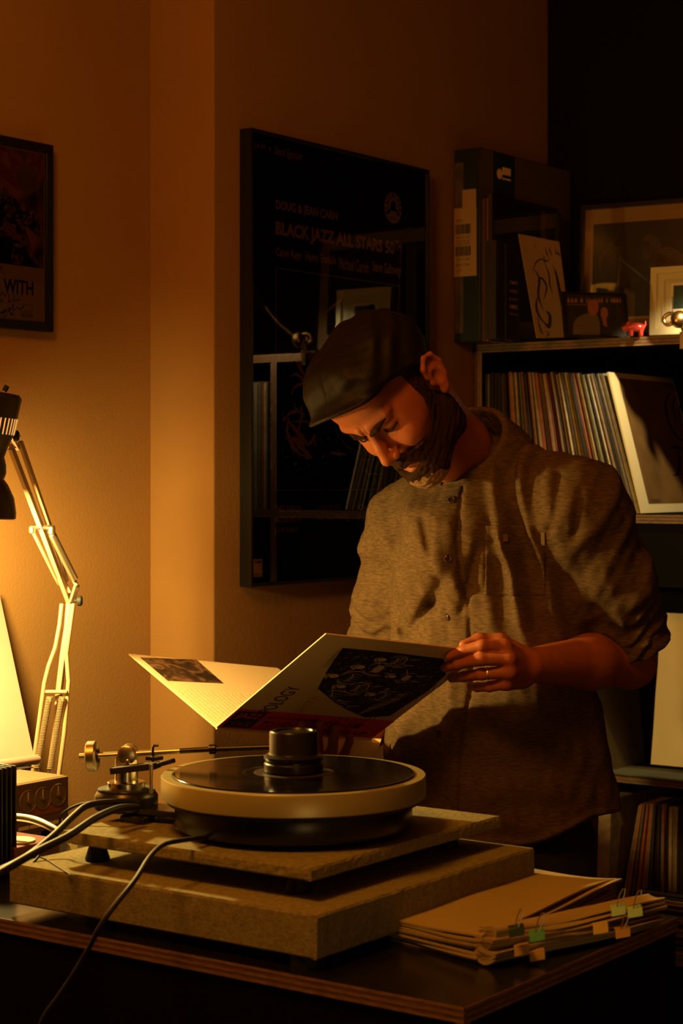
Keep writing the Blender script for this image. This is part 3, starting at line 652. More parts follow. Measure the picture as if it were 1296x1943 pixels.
T_('October 8th 2019', 608, 653, 957, 968); T_('Paris, New Morning', 608, 671, 977, 991); T_('October', 688, 735, 957, 968); T_('Paris', 688, 706, 977, 990)
u0, v1 = S.uv(485, 1062); u1, v0 = S.uv(505, 1094)
obj('small_stamp', S.rect(u0, v0, u1, v1, h=H), 'printtext', po)
mb = MB(); w_, h_ = u1-u0, v1-v0
S.text('FAMI', u0+w_*.22, v1-h_*.25, u1-w_*.05, v1-h_*.05, mb=mb, h=H+.0006, wht=.02); S.text('UNION', u0+w_*.05, v0+h_*.04, u1-w_*.05, v0+h_*.22, mb=mb, h=H+.0006, wht=.02)
for s_c, uu, vv in (('R', .06, .55), ('E', .06, .3), ('L', .78, .55), ('Y', .78, .3)): S.text(s_c, u0+w_*uu, v0+h_*vv, u0+w_*(uu+.16), v0+h_*(vv+.16), mb=mb, h=H+.0006, wht=.02)
obj('stamp_lettering', mb, 'coverink', po, smooth=False)
# thin ruled border of the artwork
a0, b1 = S.uv(531, 507); a1, _ = S.uv(767, 600); _, b0 = S.uv(530, 931); lw = .0011
mb = MB(); S.rect(a0, b0, a1, b0+lw, mb, h=H); S.rect(a0, b1-lw, a1, b1, mb, h=H); S.rect(a0, b0, a0+lw, b1, mb, h=H); S.rect(a1-lw, b0, a1, b1, mb, h=H)
obj('ruled_border', mb, 'printtext', po, smooth=False)
# vertical small print beside the border
mb = MB()
for (ya, yb_, w) in ((714, 728, 3), (742, 754, 3), (765, 780, 4), (790, 802, 3), (810, 818, 3), (838, 862, 3), (868, 890, 4)):
    u_, va_ = S.uv(520, yb_); u2_, vb_ = S.uv(520+w*1.2, ya); n_ = max(2, int((yb_-ya)/3.5))
    for i in range(n_): S.rect(u_, va_+(vb_-va_)*i/n_, u2_, va_+(vb_-va_)*(i+.55)/n_, mb, h=H)
obj('vertical_lettering', mb, 'printtext', po, smooth=False)
# abstract splatter drawing
mb = MB(); rs = random.Random(12)
def sk(pts, w, tp=True): S.stroke([np.array(S.uv(*p[:2])) for p in cr_spline([np.array([a, b, 0.]) for a, b in pts], 6)], w, mb, h=H+.0001*rs.random(), taper=tp)
for pts, w in (([(560, 686), (568, 678), (578, 700), (590, 722)], .010), ([(556, 716), (570, 710), (590, 724), (597, 700), (612, 690)], .008), ([(560, 752), (566, 735), (582, 728), (594, 740)], .007), ([(592, 712), (594, 760), (594, 800)], .002),
    ([(615, 670), (620, 690), (612, 700)], .006), ([(548, 800), (556, 785), (572, 780), (588, 788)], .007), ([(556, 790), (552, 820), (562, 840)], .009), ([(552, 795), (568, 815), (586, 830)], .008), ([(580, 766), (578, 800), (566, 830)], .006),
    ([(560, 830), (575, 838), (590, 834)], .016), ([(566, 812), (580, 832), (584, 850)], .014), ([(550, 812), (562, 845), (578, 862)], .012), ([(588, 846), (600, 836), (606, 822)], .009), ([(570, 845), (585, 855), (600, 868)], .010), ([(600, 820), (606, 840), (604, 858)], .003),
    ([(632, 858), (648, 861), (665, 862)], .006), ([(647, 850), (652, 868)], .004), ([(572, 862), (590, 866), (596, 872)], .006), ([(702, 897), (724, 900)], .002), ([(700, 893), (705, 896)], .006), ([(657, 551), (655, 568), (640, 580), (626, 592)], .006), ([(558, 800), (590, 800), (600, 812)], .004), ([(544, 800), (548, 790)], .006), ([(564, 770), (586, 792)], .005), ([(700, 620), (720, 700), (705, 760)], .003), ([(660, 720), (690, 800), (740, 820)], .004), ([(630, 805), (662, 842), (680, 862), (699, 872), (730, 868)], .0012), ([(640, 800), (656, 836), (690, 860), (730, 868)], .0012)):
    sk(pts, w)
for i in range(110):
    x, y = rs.gauss(578, 22), rs.gauss(838, 34)
    if 535 < x < 760 and 620 < y < 925:
        u, v = S.uv(x, y); r = abs(rs.gauss(.0009, .0009)); k = rs.randint(3, 6); a = rs.random()*6
        S.poly([(u+r*(1+rs.random())*math.cos(a+6.283*j/k), v+r*(1+rs.random())*math.sin(a+6.283*j/k)) for j in range(k)], mb, h=H)
obj('splatter_drawing', mb, 'printtext', po, smooth=False)
# round record emblem
cu_, cv_ = S.uv(753, 394); ru = abs(S.uv(769, 394)[0]-cu_); rv = abs(S.uv(753, 424)[1]-cv_); R_ = (ru+rv)/2
obj('round_emblem', S.poly([(cu_+R_*math.cos(a*math.pi/24), cv_+R_*math.sin(a*math.pi/24)) for a in range(48)], h=H), 'printtext', po, smooth=False)
mb = MB()
for i, ch in enumerate('BLACK*JAZZ'):
    a = math.radians(208-23*i*1.02); 
    cu = bpy.data.curves.new('l', 'FONT'); cu.body = ch; cu.offset = .03; o_ = bpy.data.objects.new('l', cu); me = bpy.data.meshes.new_from_object(o_)
    q = np.array([v.co[:] for v in me.vertices]); q = q-(q.min(0)+q.max(0))/2; q = q/np.ptp(q[:, 1])*R_*.34; q[:, 0] *= .8
    ct, st = math.cos(a-math.pi/2), math.sin(a-math.pi/2)
    vs = [S.pt(cu_+R_*.78*math.cos(a)+p[0]*ct-p[1]*st, cv_+R_*.78*math.sin(a)+p[0]*st+p[1]*ct, H+.001) for p in q]
    mb.add(vs, [tuple(p.vertices)[::-1] if S.flip else tuple(p.vertices) for p in me.polygons]); bpy.data.objects.remove(o_); bpy.data.meshes.remove(me); bpy.data.curves.remove(cu)
S.poly([(cu_+R_*.30*math.cos(a*math.pi/8), cv_+R_*.12+R_*.34*math.sin(a*math.pi/8)) for a in range(16)], mb, h=H+.0008)
S.stroke([(cu_-R_*.68, cv_-R_*.42), (cu_, cv_+R_*.12), (cu_+R_*.66, cv_-R_*.42)], R_*.2, mb, h=H+.0008); S.text('RECORDS', cu_-R_*.3, cv_-R_*.72, cu_+R_*.3, cv_-R_*.6, mb=mb, h=H+.0008)
obj('emblem_lettering', mb, 'glassblack', po, smooth=False)
obj('glass_pane', S.rect(ul+.006, vb+.006, ur-.006, vt-.006, h=-.006, th=.002), 'glass', po)
# ------------------------------------------------------------------ record shelf along the dark wall
SX = 3.64; SYL, SYR = YW-.006, .60
BZ = [on_axis(1000, 655, 0, SX)[2], on_axis(1240, 984, 0, SX)[2], on_axis(1155, 1468, 0, SX)[2], on_axis(1250, 1818, 0, SX)[2]]   # front edge heights of the boards
SB0 = XD-.006
sh = thing('record_shelf', 'tall plywood shelf of records against the dark wall', 'shelf', ((SX+SB0)/2, (SYL+SYR)/2, 0))
bt = .018
def board(z, nm='shelf_board', x0=SX):   # z = top face
    o = obj(nm, MB().box(x0+.0012, SB0, SYR, SYL-bt, z-bt, z), 'blackpanel', sh)
    for k in range(5):
        e = .0004*(k % 2); obj('edge_ply', MB().box(x0+e, x0+.0012+e, SYR, SYL, z-bt+k*bt/5, z-bt+(k+1)*bt/5-.0002), 'ply' if k % 2 == 0 else 'ply2', sh)
    return z
ZT = BZ[0]+.006
board(ZT); Z1 = board(BZ[1]+.008); Z2 = board(BZ[2]+.002); Z3 = board(BZ[3]+.008)
for y in (SYL, 1.64+bt, SYR+bt):
    obj('side_panel', MB().box(SX+.0012, SB0, y-bt, y, 0, ZT-bt), 'blackpanel', sh)
    for k in range(5):
        e = .0004*(k % 2); obj('edge_ply', MB().box(SX+e, SX+.0012+e, y-bt+k*bt/5, y-bt+(k+1)*bt/5-.0002, 0, ZT-bt-.0002), 'ply' if k % 2 == 0 else 'ply2', sh)
obj('back_panel', MB().box(SB0, SB0+.004, SYR, SYL, 0, ZT), 'blackpanel', sh)
obj('fascia_panel', MB().box(SX+.004, SX+.02, SYR+bt, SYL-bt, Z1-bt-.135, Z1-bt-.001), 'blackpanel', sh)
obj('top_surface', MB().box(SX+.0012, SB0, SYR, SYL, ZT, ZT+.0006), 'ply', sh)

# records: thin card sleeves, each an object
LPS = .3145
pal = {}
for nm, c in dict(black=(.010, .009, .008), darkbrown=(.045, .022, .011), orange=(.34, .09, .022), red=(.22, .035, .016), buff=(.36, .24, .13), cream=(.58, .46, .28), grey=(.16, .13, .10), olive=(.10, .085, .04),
                  teal=(.035, .05, .04), paleblue=(.30, .30, .22), yellow=(.50, .35, .10), white=(.66, .58, .44)).items():
    pal[nm] = mat('sleeve_'+nm, c, .42, noise=.35, nscale=55, coat=.25)
def sleeve_mesh(th, worn):
    mb = MB(); b = .0012
    pr = [(0, b), (b*.7, 0), (th-b*.7, 0), (th, b)] if th > .002 else [(0, 0), (th, 0)]
    w = LPS; n = len(pr)
    # profile in (y, x) across the spine, extruded upward; spine faces -x
    lo = [(x, -y, 0) for y, x in pr]+[(w, -th, 0), (w, 0, 0)]; hi = [(x, y, LPS+(worn if 0 < i < n-1 else 0)) for i, (x, y, _) in enumerate(lo)]
    m = len(lo); mb.add(lo+hi, [tuple(range(m)), tuple(range(2*m-1, m-1, -1))]+[(i, m+i, m+(i+1) % m, (i+1) % m) for i in range(m)])
    return mb
def_mesh = {}
def lp(y, z, lean, th, col, label, group, x=None, yaw=0, scale=1.0):
    key = (round(th, 4), col)
    if key not in def_mesh:
        mb = sleeve_mesh(th, -.0004); me = bpy.data.meshes.new('record_sleeve'); me.from_pydata(mb.v, [], mb.f); me.materials.append(pal[col] if isinstance(col, str) else col); def_mesh[key] = me
    o = bpy.data.objects.new('record_sleeve', def_mesh[key]); COL.objects.link(o)
    o.location = (x if x is not None else SX+.012+rs.random()*.012, y, z); o.rotation_euler = (lean, 0, yaw)
    if col != 'box': o.scale[2] = 1-.018*rs.random()**2
    k_ = (group, 'n'); LPN[k_] = LPN.get(k_, 0)+1; n_ = LPN[k_]
    return tag(o, f'{ORD[n_-1]} {label} from the left' if 'flat pile' not in label else f'{ORD[n_-1]} {label} from below', 'record', group)
LPN = {}; ORD = ('first second third fourth fifth sixth seventh eighth ninth tenth eleventh twelfth thirteenth fourteenth fifteenth sixteenth seventeenth eighteenth nineteenth twentieth').split()+['later one']*80
cname = dict(black='black', darkbrown='dark brown', orange='orange', red='dark red', buff='buff', cream='cream', grey='grey', olive='olive', teal='dark teal', paleblue='pale blue grey', yellow='ochre', white='off white')
rs = random.Random(21)
# upper compartment: upright at the left, leaning more and more towards the right
y = SYL-bt-.001; yend = on_axis(1212, 972, 0, SX+.02)[1]
seq = []
while y > yend:
    t_ = (SYL-bt-y)/(SYL-bt-yend)
    px_ = t_
    if t_ < .10: ch = ['black', 'darkbrown', 'grey', 'black']
    elif t_ < .38: ch = ['black', 'darkbrown', 'orange', 'buff', 'olive', 'darkbrown', 'black', 'red', 'grey', 'black']
    elif t_ < .58: ch = ['darkbrown', 'red', 'orange', 'black', 'olive', 'darkbrown', 'red', 'black', 'buff']
    elif t_ < .80: ch = ['buff', 'cream', 'grey', 'buff', 'orange', 'olive', 'cream', 'darkbrown', 'yellow']
    else: ch = ['cream', 'paleblue', 'black', 'buff', 'white', 'orange', 'paleblue', 'cream', 'grey', 'darkbrown', 'white']
    col = rs.choice(ch); th = rs.choice((.0030, .0036, .0036, .0044, .0052, .0070 if t_ < .6 else .005))
    lean = max(0, .285*(t_-.05)/.95)**1.0; lean = min(.285, .31*max(0, t_-.06)**.9)
    where = 'at the far left end' if t_ < .14 else 'left of centre' if t_ < .42 else 'near the middle' if t_ < .66 else 'in the lamp light'
    seq.append((y, lean, th, col, where)); y -= th/math.cos(lean)+.0004+.0007*rs.random() + (.0006 if t_ > .05 else 0)
for (y, lean, th, col, where) in seq:
    lp(y, Z1+.0003+th*math.sin(lean), -lean, th, col, f'{cname[col]} spined record, upper shelf {where}', f'{cname[col]} records on the upper shelf {where}')
ylast = seq[-1][0]-seq[-1][2]-.003
# the last leaning record shows its cover
cv = thing('record_sleeve', 'cream bordered record with brown cover at the right end, split by lamp light', 'record', (SX+.015, ylast, Z1+.002))
le = -.262; Rm = Euler((le, 0, 0)).to_matrix()
def rv(p): return np.array(Rm @ Vector(p))+np.array((SX+.015, ylast, Z1+.002))
M['covercream'] = mat('cream_cover', (.74, .62, .36), .5, coat=.2); M['coverbrown'] = mat('brown_cover_print', (.20, .105, .035), .45, noise=.35, nscale=12, coat=.3)
obj('sleeve', MB().obox(rv((0, -.004, 0)), rv((LPS, -.004, 0))-rv((0, -.004, 0)), rv((0, 0, 0))-rv((0, -.004, 0)), rv((0, -.004, LPS))-rv((0, -.004, 0))), 'covercream', cv)
SC = Surf(rv((0, -.004, 0)), rv((1, 0, 0))-rv((0, 0, 0)), rv((0, 0, 1))-rv((0, 0, 0)))
obj('cover_print', SC.rect(.040, .020, LPS-.006, LPS-.012, h=.0002), 'coverbrown', cv)
mb = MB()
def spx(S_, pts, w, mb, n=6, h=.0008, tp=True, dx=0): S_.stroke([np.array(S_.uv(*p[:2])) for p in cr_spline([np.array([a, b, 0.]) for a, b in pts], n)], w, mb, h=h, taper=tp)
for pts, w in (([(1272, 745), (1262, 765), (1268, 800), (1285, 830), (1300, 836)], .010), ([(1280, 752), (1276, 775), (1284, 800)], .007), ([(1290, 765), (1288, 790), (1296, 810)], .006), ([(1272, 850), (1282, 848), (1296, 852)], .006), ([(1284, 848), (1288, 875), (1284, 898)], .010), ([(1276, 902), (1286, 898), (1290, 880)], .006), ([(1294, 850), (1300, 870)], .008)):
    spx(SC, pts, w, mb)
obj('cover_drawing', mb, 'coverink', cv, smooth=False)
obj('cover_caption', SC.text('STEREO', .255-.20, .022, .30-.20, .030, h=.0008), 'coverink', cv, smooth=False)
# records continuing right of the divider, outside the frame, seen only in the poster glass
y = 1.64-.004
for i in range(34):
    col = rs.choice(['buff', 'cream', 'paleblue', 'black', 'orange', 'grey', 'teal']); th = rs.choice((.0036, .005, .007))
    lp(y, Z1+.0003, 0, th, col, f'{cname[col]} spined record right of the divider', f'{cname[col]} records right of the divider'); y -= th+.001
# middle compartment, mostly behind the person
y = SYL-bt-.02; k = 0
while y > 1.93:
    t_ = (2.246-y)/.33; col = rs.choice(['black', 'darkbrown', 'black', 'orange', 'darkbrown', 'olive', 'black', 'grey', 'red']); th = rs.choice((.0036, .0044, .0055, .007))
    lean = .10+.22*t_
    lp(y, Z2+.0003+th*math.sin(lean), -lean, th, col, f'{cname[col]} spined record sleeve leaning on the middle shelf', f'{cname[col]} records on the middle shelf'); y -= th/math.cos(lean)+.0012+.001*rs.random(); k += 1
# bottom compartment: leaning the other way, then upright
y = on_axis(1165, 1700, 0, SX+.02)[1]; yend = on_axis(1330, 1700, 0, SX+.02)[1]; i = 0
while y > yend and y > 1.70:
    t_ = min(1, (on_axis(1165, 1700, 0, SX+.02)[1]-y)/.11); lean = .175*(1-t_)**1.0+.01
    col = rs.choice(['darkbrown', 'black', 'black', 'darkbrown', 'orange', 'grey', 'black', 'buff']); th = rs.choice((.0036, .0050, .0044, .008))
    if i == 0: col = 'buff'
    o = lp(y, Z3+.0003, lean, th, col, f'{cname[col]} spined record sleeve standing on the bottom shelf', f'{cname[col]} records on the bottom shelf'); y -= th/math.cos(lean)+.0010+.0008*rs.random()+(.0012 if t_ < 1 else 0); i += 1
y0_ = on_axis(1152, 1700, 0, SX+.02)[1]; y = y0_+.055
lp(on_axis(1140, 1712, 0, SX+.02)[1]+.012, Z3+.0003, .03, .030, 'buff', 'thick buff box of records between person and leaning records', 'record boxes on the bottom shelf')
y = SYL-bt-.002
while y > on_axis(1140, 1712, 0, SX+.02)[1]+.03:
    col = rs.choice(['black', 'darkbrown', 'black', 'orange', 'darkbrown', 'red']); th = rs.choice((.0044, .006, .009))
    lp(y, Z3+.0003, 0, th, col, f'{cname[col]} spined record sleeve low behind the person', f'{cname[col]} records behind the person low down'); y -= th+.0012
# a flat pile of records in front, standing on the bottom shelf
px0 = on_axis(1213, 1800, 0, SX-.135)
z = Z3+.0004; i = 0
pile_top = on_axis(1213, 1697, 0, SX-.03)[2]
ypile = on_axis(1212, 1750, 0, SX-.02)[1]
while z < pile_top:
    col = rs.choice(['black', 'darkbrown', 'black', 'darkbrown', 'grey', 'orange', 'buff', 'black']); th = rs.choice((.0036, .0044, .006))
    o = lp(ypile-LPS, z, 0, th, col, f'{cname[col]} edged record in the flat pile', f'{cname[col]} records in the flat pile', x=SX-.018+rs.uniform(-.006, .004), yaw=0)
    o.rotation_euler = (-math.pi/2, 0, rs.uniform(-.02, .02)); o.location.y = ypile-LPS+rs.uniform(-.004, .004); o.location.z = z+th if False else z; z += th+.0006; i += 1
# ledge under the pile juts out
# green mat and the cream paper sleeve
m1 = on_axis(1150, 1440, 2, Z2+.003); M['felt'] = mat('green_felt', (.13, .13, .065), .95, noise=.2, nscale=200, bump=.4, bscale=400)
o = obj('slipmat', MB().box(SX-.014, SX+.10, 1.66, 2.10, Z2+.0003, Z2+.0035), 'felt'); tag(o, 'thin grey green felt mat under the cream paper sleeve on the middle shelf', 'mat')
q0 = on_axis(1235, 1450, 2, Z2+.0038); yw = q0[1]; lt = on_axis(1263, 1163, 0, q0[0]+.060)
e_up = np.array([.060, .004, lt[2]-q0[2]]); e_r = np.array([.012, -.325, -.0])
mb = MB(); n1, n2 = 26, 26; rs2 = np.random.RandomState(4); vs = []
ph = rs2.rand(12)*6.28; kx = rs2.uniform(2, 14, 12); ky = rs2.uniform(2, 14, 12)
nz = np.cross(e_r, e_up); nz /= np.linalg.norm(nz)
for side in (0, 1):
    for i in range(n1+1):
        for j in range(n2+1):
            u, v = i/n1, j/n2; w = sum(math.sin(kx[k]*u*2+ky[k]*v*2+ph[k]) for k in range(12))*.0007*min(1, 8*min(u, 1-u, v, 1-v)+.25)
            vs.append(q0+e_r*u+e_up*v+nz*(w+(.0016*(1 if side else -1))*min(1, 10*min(u, 1-u, v, 1-v)+.3)))
N = (n1+1)*(n2+1); fs = []
ix = lambda i, j: i*(n2+1)+j
for i in range(n1):
    for j in range(n2):
        fs.append((ix(i, j), ix(i, j+1), ix(i+1, j+1), ix(i+1, j))); fs.append(tuple(N+q for q in (ix(i, j), ix(i+1, j), ix(i+1, j+1), ix(i, j+1))))
loop = [ix(i, 0) for i in range(n1+1)]+[ix(n1, j) for j in range(1, n2+1)]+[ix(i, n2) for i in range(n1-1, -1, -1)]+[ix(0, j) for j in range(n2-1, 0, -1)]
for a, b in zip(loop, loop[1:]+loop[:1]): fs.append((a, b, N+b, N+a))
tag(obj('paper_sleeve', mb.add(vs, fs), 'kraft', origin=q0), 'crumpled cream paper record sleeve leaning on the middle shelf at the right edge', 'record sleeve')

# ------------------------------------------------------------------ things on top of the shelf
zt = ZT+.0008
M['boxteal'] = mat('dark_teal_card', (.010, .018, .016), .45); M['boxgrey'] = mat('grey_halftone_card', (.13, .085, .045), .6)
def halftone(m_):
    nt = m_.node_tree; b = nt.nodes['Principled BSDF']; tc = nt.nodes.new('ShaderNodeTexCoord'); v = nt.nodes.new('ShaderNodeTexWave'); v.inputs['Scale'].default_value = 55; v.inputs['Distortion'].default_value = 3; v.inputs['Detail Scale'].default_value = .4
    cr = nt.nodes.new('ShaderNodeValToRGB'); cr.color_ramp.elements[0].color = (.05, .035, .02, 1); cr.color_ramp.elements[1].color = (.15, .10, .055, 1)
    nt.links.new(tc.outputs['Object'], v.inputs['Vector']); nt.links.new(v.outputs['Fac'], cr.inputs[0]); nt.links.new(cr.outputs[0], b.inputs['Base Color'])
halftone(M['boxgrey'])
bxx = on_axis(862, 400, 1, YW-.004)[0]; byy = on_axis(911, 400, 0, bxx)[1]; bxr = on_axis(1083, 400, 1, byy)[0]; bzt = on_axis(911, 279, 0, bxx)[2]
bs = thing('box_set', 'large grey and teal record box with shipping labels at the shelf top left', 'box', ((bxx+bxr)/2, (byy+YW)/2, zt))
obj('box_body', MB().box(bxx, bxr, byy, YW-.004, zt, bzt), 'boxteal', bs, bevel=.0015)
SA = Surf((bxx, YW-.004, zt), (0, -1, 0), (0, 0, 1), toward=(0, 1.5, 1.5)); SBx = Surf((bxx, byy, zt), (1, 0, 0), (0, 0, 1))
wA = YW-.004-byy; hB = bzt-zt; wB = bxr-bxx
obj('side_band', SA.rect(.002, .02, wA*.36, hB*.93), 'boxgrey', bs)
obj('front_print', SBx.rect(.002, .002, wB-.002, hB-.002), 'boxgrey', bs)
u0, v0 = SBx.uv(935, 372); u1, v1 = SBx.uv(976, 290)
obj('brand_panel', SBx.rect(u0, hB*.72, u1, hB-.002, h=.0008), 'boxteal', bs)
c_ = SBx.uv(947, 330); d2 = SBx.uv(961, 322)
obj('logo_disc', SBx.poly([(c_[0]+.0115*math.cos(a*.3142), c_[1]+.0115*math.sin(a*.3142)) for a in range(20)], h=.0013), 'printtext', bs)
u1a, v1a = SBx.uv(952, 331); u1b, v1b = SBx.uv(968, 321)
obj('logo_bar', SBx.rect(u1a, v1a, u1b, v1b, h=.0014), 'printtext', bs)
obj('logo_bar', SBx.rect(u1a, v1a-.011, u1b, v1a-.007, h=.0014), 'printtext', bs)
M['shiplabel'] = mat('shipping_label', (.40, .27, .15), .6)
def lab(x0, y0_, x1, y1_, h): 
    u0, v0 = SA.uv(x0, y1_); u1, v1 = SA.uv(x1, y0_); return u0, v0, u1, v1, h
u0, v0, u1, v1, h = lab(878, 358, 904, 470, .001); obj('label', SA.rect(u0, v0, u1, v1, h=.001), 'shiplabel', bs)
u0, v0, u1, v1, h = lab(862, 392, 905, 526, .0016); u0 = .001; obj('label', SA.rect(u0, v0, u1, v1, h=.0016), 'shiplabel', bs)
mb = MB(); W_ = u1-u0; Hh = v1-v0
for (fa, fb) in ((.62, .76), (.30, .44)):
    uu = u0+W_*.06
    while uu < u0+W_*.74:
        w_ = rs.choice((.0006, .001, .0016)); SA.rect(uu, v0+Hh*fa, uu+w_, v0+Hh*fb, mb, h=.0022); uu += w_+rs.choice((.0007, .0011))
o = obj('barcode', mb, 'coverink', bs, smooth=False); o['kind'] = 'stuff'
mb = MB()
for (a, b, s_c) in ((.555, .585, 'PO27 30'), (.50, .53, 'STOCK REF 1019'), (.46, .49, '10280 5300'), (.235, .265, '702130'), (.15, .19, '800W TOTAL'), (.07, .11, 'LOT'), (.80, .84, 'DG')):
    SA.text(s_c, u0+W_*.1, v0+Hh*a, u0+W_*(.35 if len(s_c) < 4 else .7), v0+Hh*b, mb, h=.0022)
obj('label_lettering', mb, 'coverink', bs, smooth=False)
# plastic wrapped records in front of the box
M['wrap'] = mat('shrink_wrap_edge', (.10, .06, .04), .2, coat=.6); M['wrapred'] = mat('red_wrap_edge', (.42, .07, .02), .3, coat=.5)
yy = byy-.001
xs = on_axis(915, 600, 1, yy)[0]
for i, (m_, th, l_, hh) in enumerate((('wrap', .008, 'dark shrink wrapped record against the large box', .315), ('wrapred', .0035, 'thin record with glinting orange red wrapped edge beside the large box', .315), ('wrap', .007, 'dark wrapped record left of the leather book', .314))):
    tag(obj('wrapped_record', MB().box(xs+.004*i, xs+.004*i+.315, yy-th, yy, zt, zt+hh), m_, bevel=.0006), l_, 'record', None); yy -= th+.001
# black framed dark cover standing behind the books
yf = yy-.004; fx0, fx1 = on_axis(925, 500, 1, yf)[0], on_axis(1052, 500, 1, yf)[0]; fz = on_axis(926, 369, 1, yf)[2]
SFm = Surf((fx0, yf-.012, zt), (1, 0, 0), (0, 0, 1)); ff = thing('framed_cover', 'dark framed record cover with a pale strip behind the old books', 'framed picture', ((fx0+fx1)/2, yf, zt))
wF, hF = fx1-fx0, fz-zt
M['covgrey'] = mat('dark_grey_cover', (.028, .020, .014), .5, noise=.6, nscale=14); M['coverpale'] = mat('pale_cover_strip', (.30, .20, .11), .6); M['coverflesh'] = mat('brown_cover_shape', (.16, .07, .03), .6, noise=.4, nscale=30)
frame4(ff, SFm, 0, 0, wF, hF, .010, .011, 'frameblack')
obj('cover', SFm.rect(.01, .01, wF-.01, hF-.01, h=-.006, th=.001), 'covgrey', ff)
for (a, b, c, d_, m_, hh_) in ((1030, 400, 1038, 452, 'coverpale', -.0048),): 
    u0, v0 = SFm.uv(a, d_); u1, v1 = SFm.uv(c, b); obj('cover_strip', SFm.rect(u0, v0, u1, v1, h=hh_), m_, ff)
obj('cover_shape', SFm.poly([SFm.uv(*p) for p in ((1038, 408), (1046, 402), (1051, 412), (1050, 436), (1044, 452), (1038, 452))], h=-.0049), 'coverflesh', ff)
obj('glass_pane', SFm.rect(.01, .01, wF-.01, hF-.01, h=-.003, th=.001), 'glass', ff)
# old leather books
M['leather'] = mat('dark_leather', (.020, .014, .010), .5, bump=.3, bscale=120); M['pages'] = mat('book_pages', (.30, .2, .1), .8)
def book(pxl, pxr, pyt, yfront, label, ribs=0, w=.16):
    x0 = on_axis(pxl, 600, 1, yfront)[0]; x1 = on_axis(pxr, 600, 1, yfront)[0]; zt_ = on_axis(pxl, pyt, 1, yfront)[2]
    t = thing('book', label, 'book', ((x0+x1)/2, yfront+.02, zt))
    obj('cover', MB().box(x0, x1, yfront, yfront+.003, zt, zt_).box(x0, x0+.002, yfront+.003, yfront+.028, zt, zt_).box(x1-.002, x1, yfront+.003, yfront+.028, zt, zt_), 'leather', t)
    obj('page_block', MB().box(x0+.003, x1-.003, yfront+.003, yfront+.026, zt+.002, zt_-.003), 'pages', t)
    if ribs:
        for i in range(ribs):
            zz_ = zt+(zt_-zt)*(.10+.8*i/(ribs-1)); obj('spine_band', MB().tube([(x0+.002, yfront-.0004, zz_), ((x0+x1)/2, yfront-.0012, zz_), (x1-.002, yfront-.0004, zz_)], .0011, 8), 'leather', t)
        Sb = Surf((x0, yfront, zt), (1, 0, 0), (0, 0, 1)); ww = x1-x0; hh = zt_-zt
        for (a, b, s_) in ((.58, .62, 'CHARLES'), (.50, .53, 'VOL'), (.41, .44, 'IX'), (.33, .37, '1892'), (.26, .28, 'EDITION')): obj('spine_lettering', Sb.text(s_, ww*.25, hh*a, ww*.8, hh*b, h=.0006), 'printtext', t, smooth=False)
    return t
yb = yf-.045
book(941, 958, 455, yb, 'thin black book left of the ribbed leather book'); book(960, 987, 462, yb-.002, 'old dark leather book with raised spine bands and gilt lettering', ribs=6)
# leaning printed card
ca, cb, cc, cd = (983, 444), (1060, 459), (1083, 640), (1018, 642)
ycard = yb-.012; pl = Surf(on_axis(1018, 642, 2, zt+.001), (.8, -.25, 0), (.10, .08, 1.0)); pl.n = np.cross(pl.x, pl.y)*(1 if np.dot(np.cross(pl.x, pl.y), np.array([0, 0, CAM_Z])-pl.o) > 0 else -1)
M['cardpaper'] = mat('printed_card', (.40, .245, .115), .6, noise=.12, nscale=14)
uvs = [pl.uv(*p) for p in (ca, cb, cc, cd)]
cd_ = thing('printed_card', 'tilted tan card with black ink drawing leaning on the books', 'card', pl.pt(*uvs[3]))
obj('card', pl.poly(uvs, h=0, th=.0016), 'cardpaper', cd_, smooth=False)
mb = MB(); rr = random.Random(5)
for pts, w in (([(1008, 520), (1015, 500), (1026, 492), (1036, 500)], .003), ([(1012, 510), (1022, 530), (1020, 560), (1030, 590)], .006), ([(1018, 535), (1026, 528), (1036, 545), (1030, 570)], .005), ([(1030, 495), (1040, 520), (1042, 540), (1048, 560)], .004), ([(1020, 560), (1016, 580), (1022, 600), (1036, 618)], .006), ([(1034, 590), (1042, 600), (1040, 620), (1030, 610)], .010), ([(1046, 500), (1056, 530), (1064, 560), (1072, 600)], .003), ([(1052, 510), (1060, 550), (1066, 590)], .008), ([(1035, 628), (1040, 634), (1034, 640)], .003),
    ([(1032, 470), (1036, 480), (1040, 490)], .003), ([(1040, 470), (1046, 486)], .003), ([(1028, 482), (1034, 496), (1042, 492)], .003), ([(1052, 468), (1054, 482), (1060, 480)], .003), ([(1056, 476), (1062, 488)], .003), ([(1012, 465), (1016, 470)], .002), ([(1018, 600), (1024, 625), (1030, 636)], .004)):
    spx(pl, pts, w, mb, h=.0020)
obj('ink_drawing', mb, 'coverink', cd_, smooth=False)
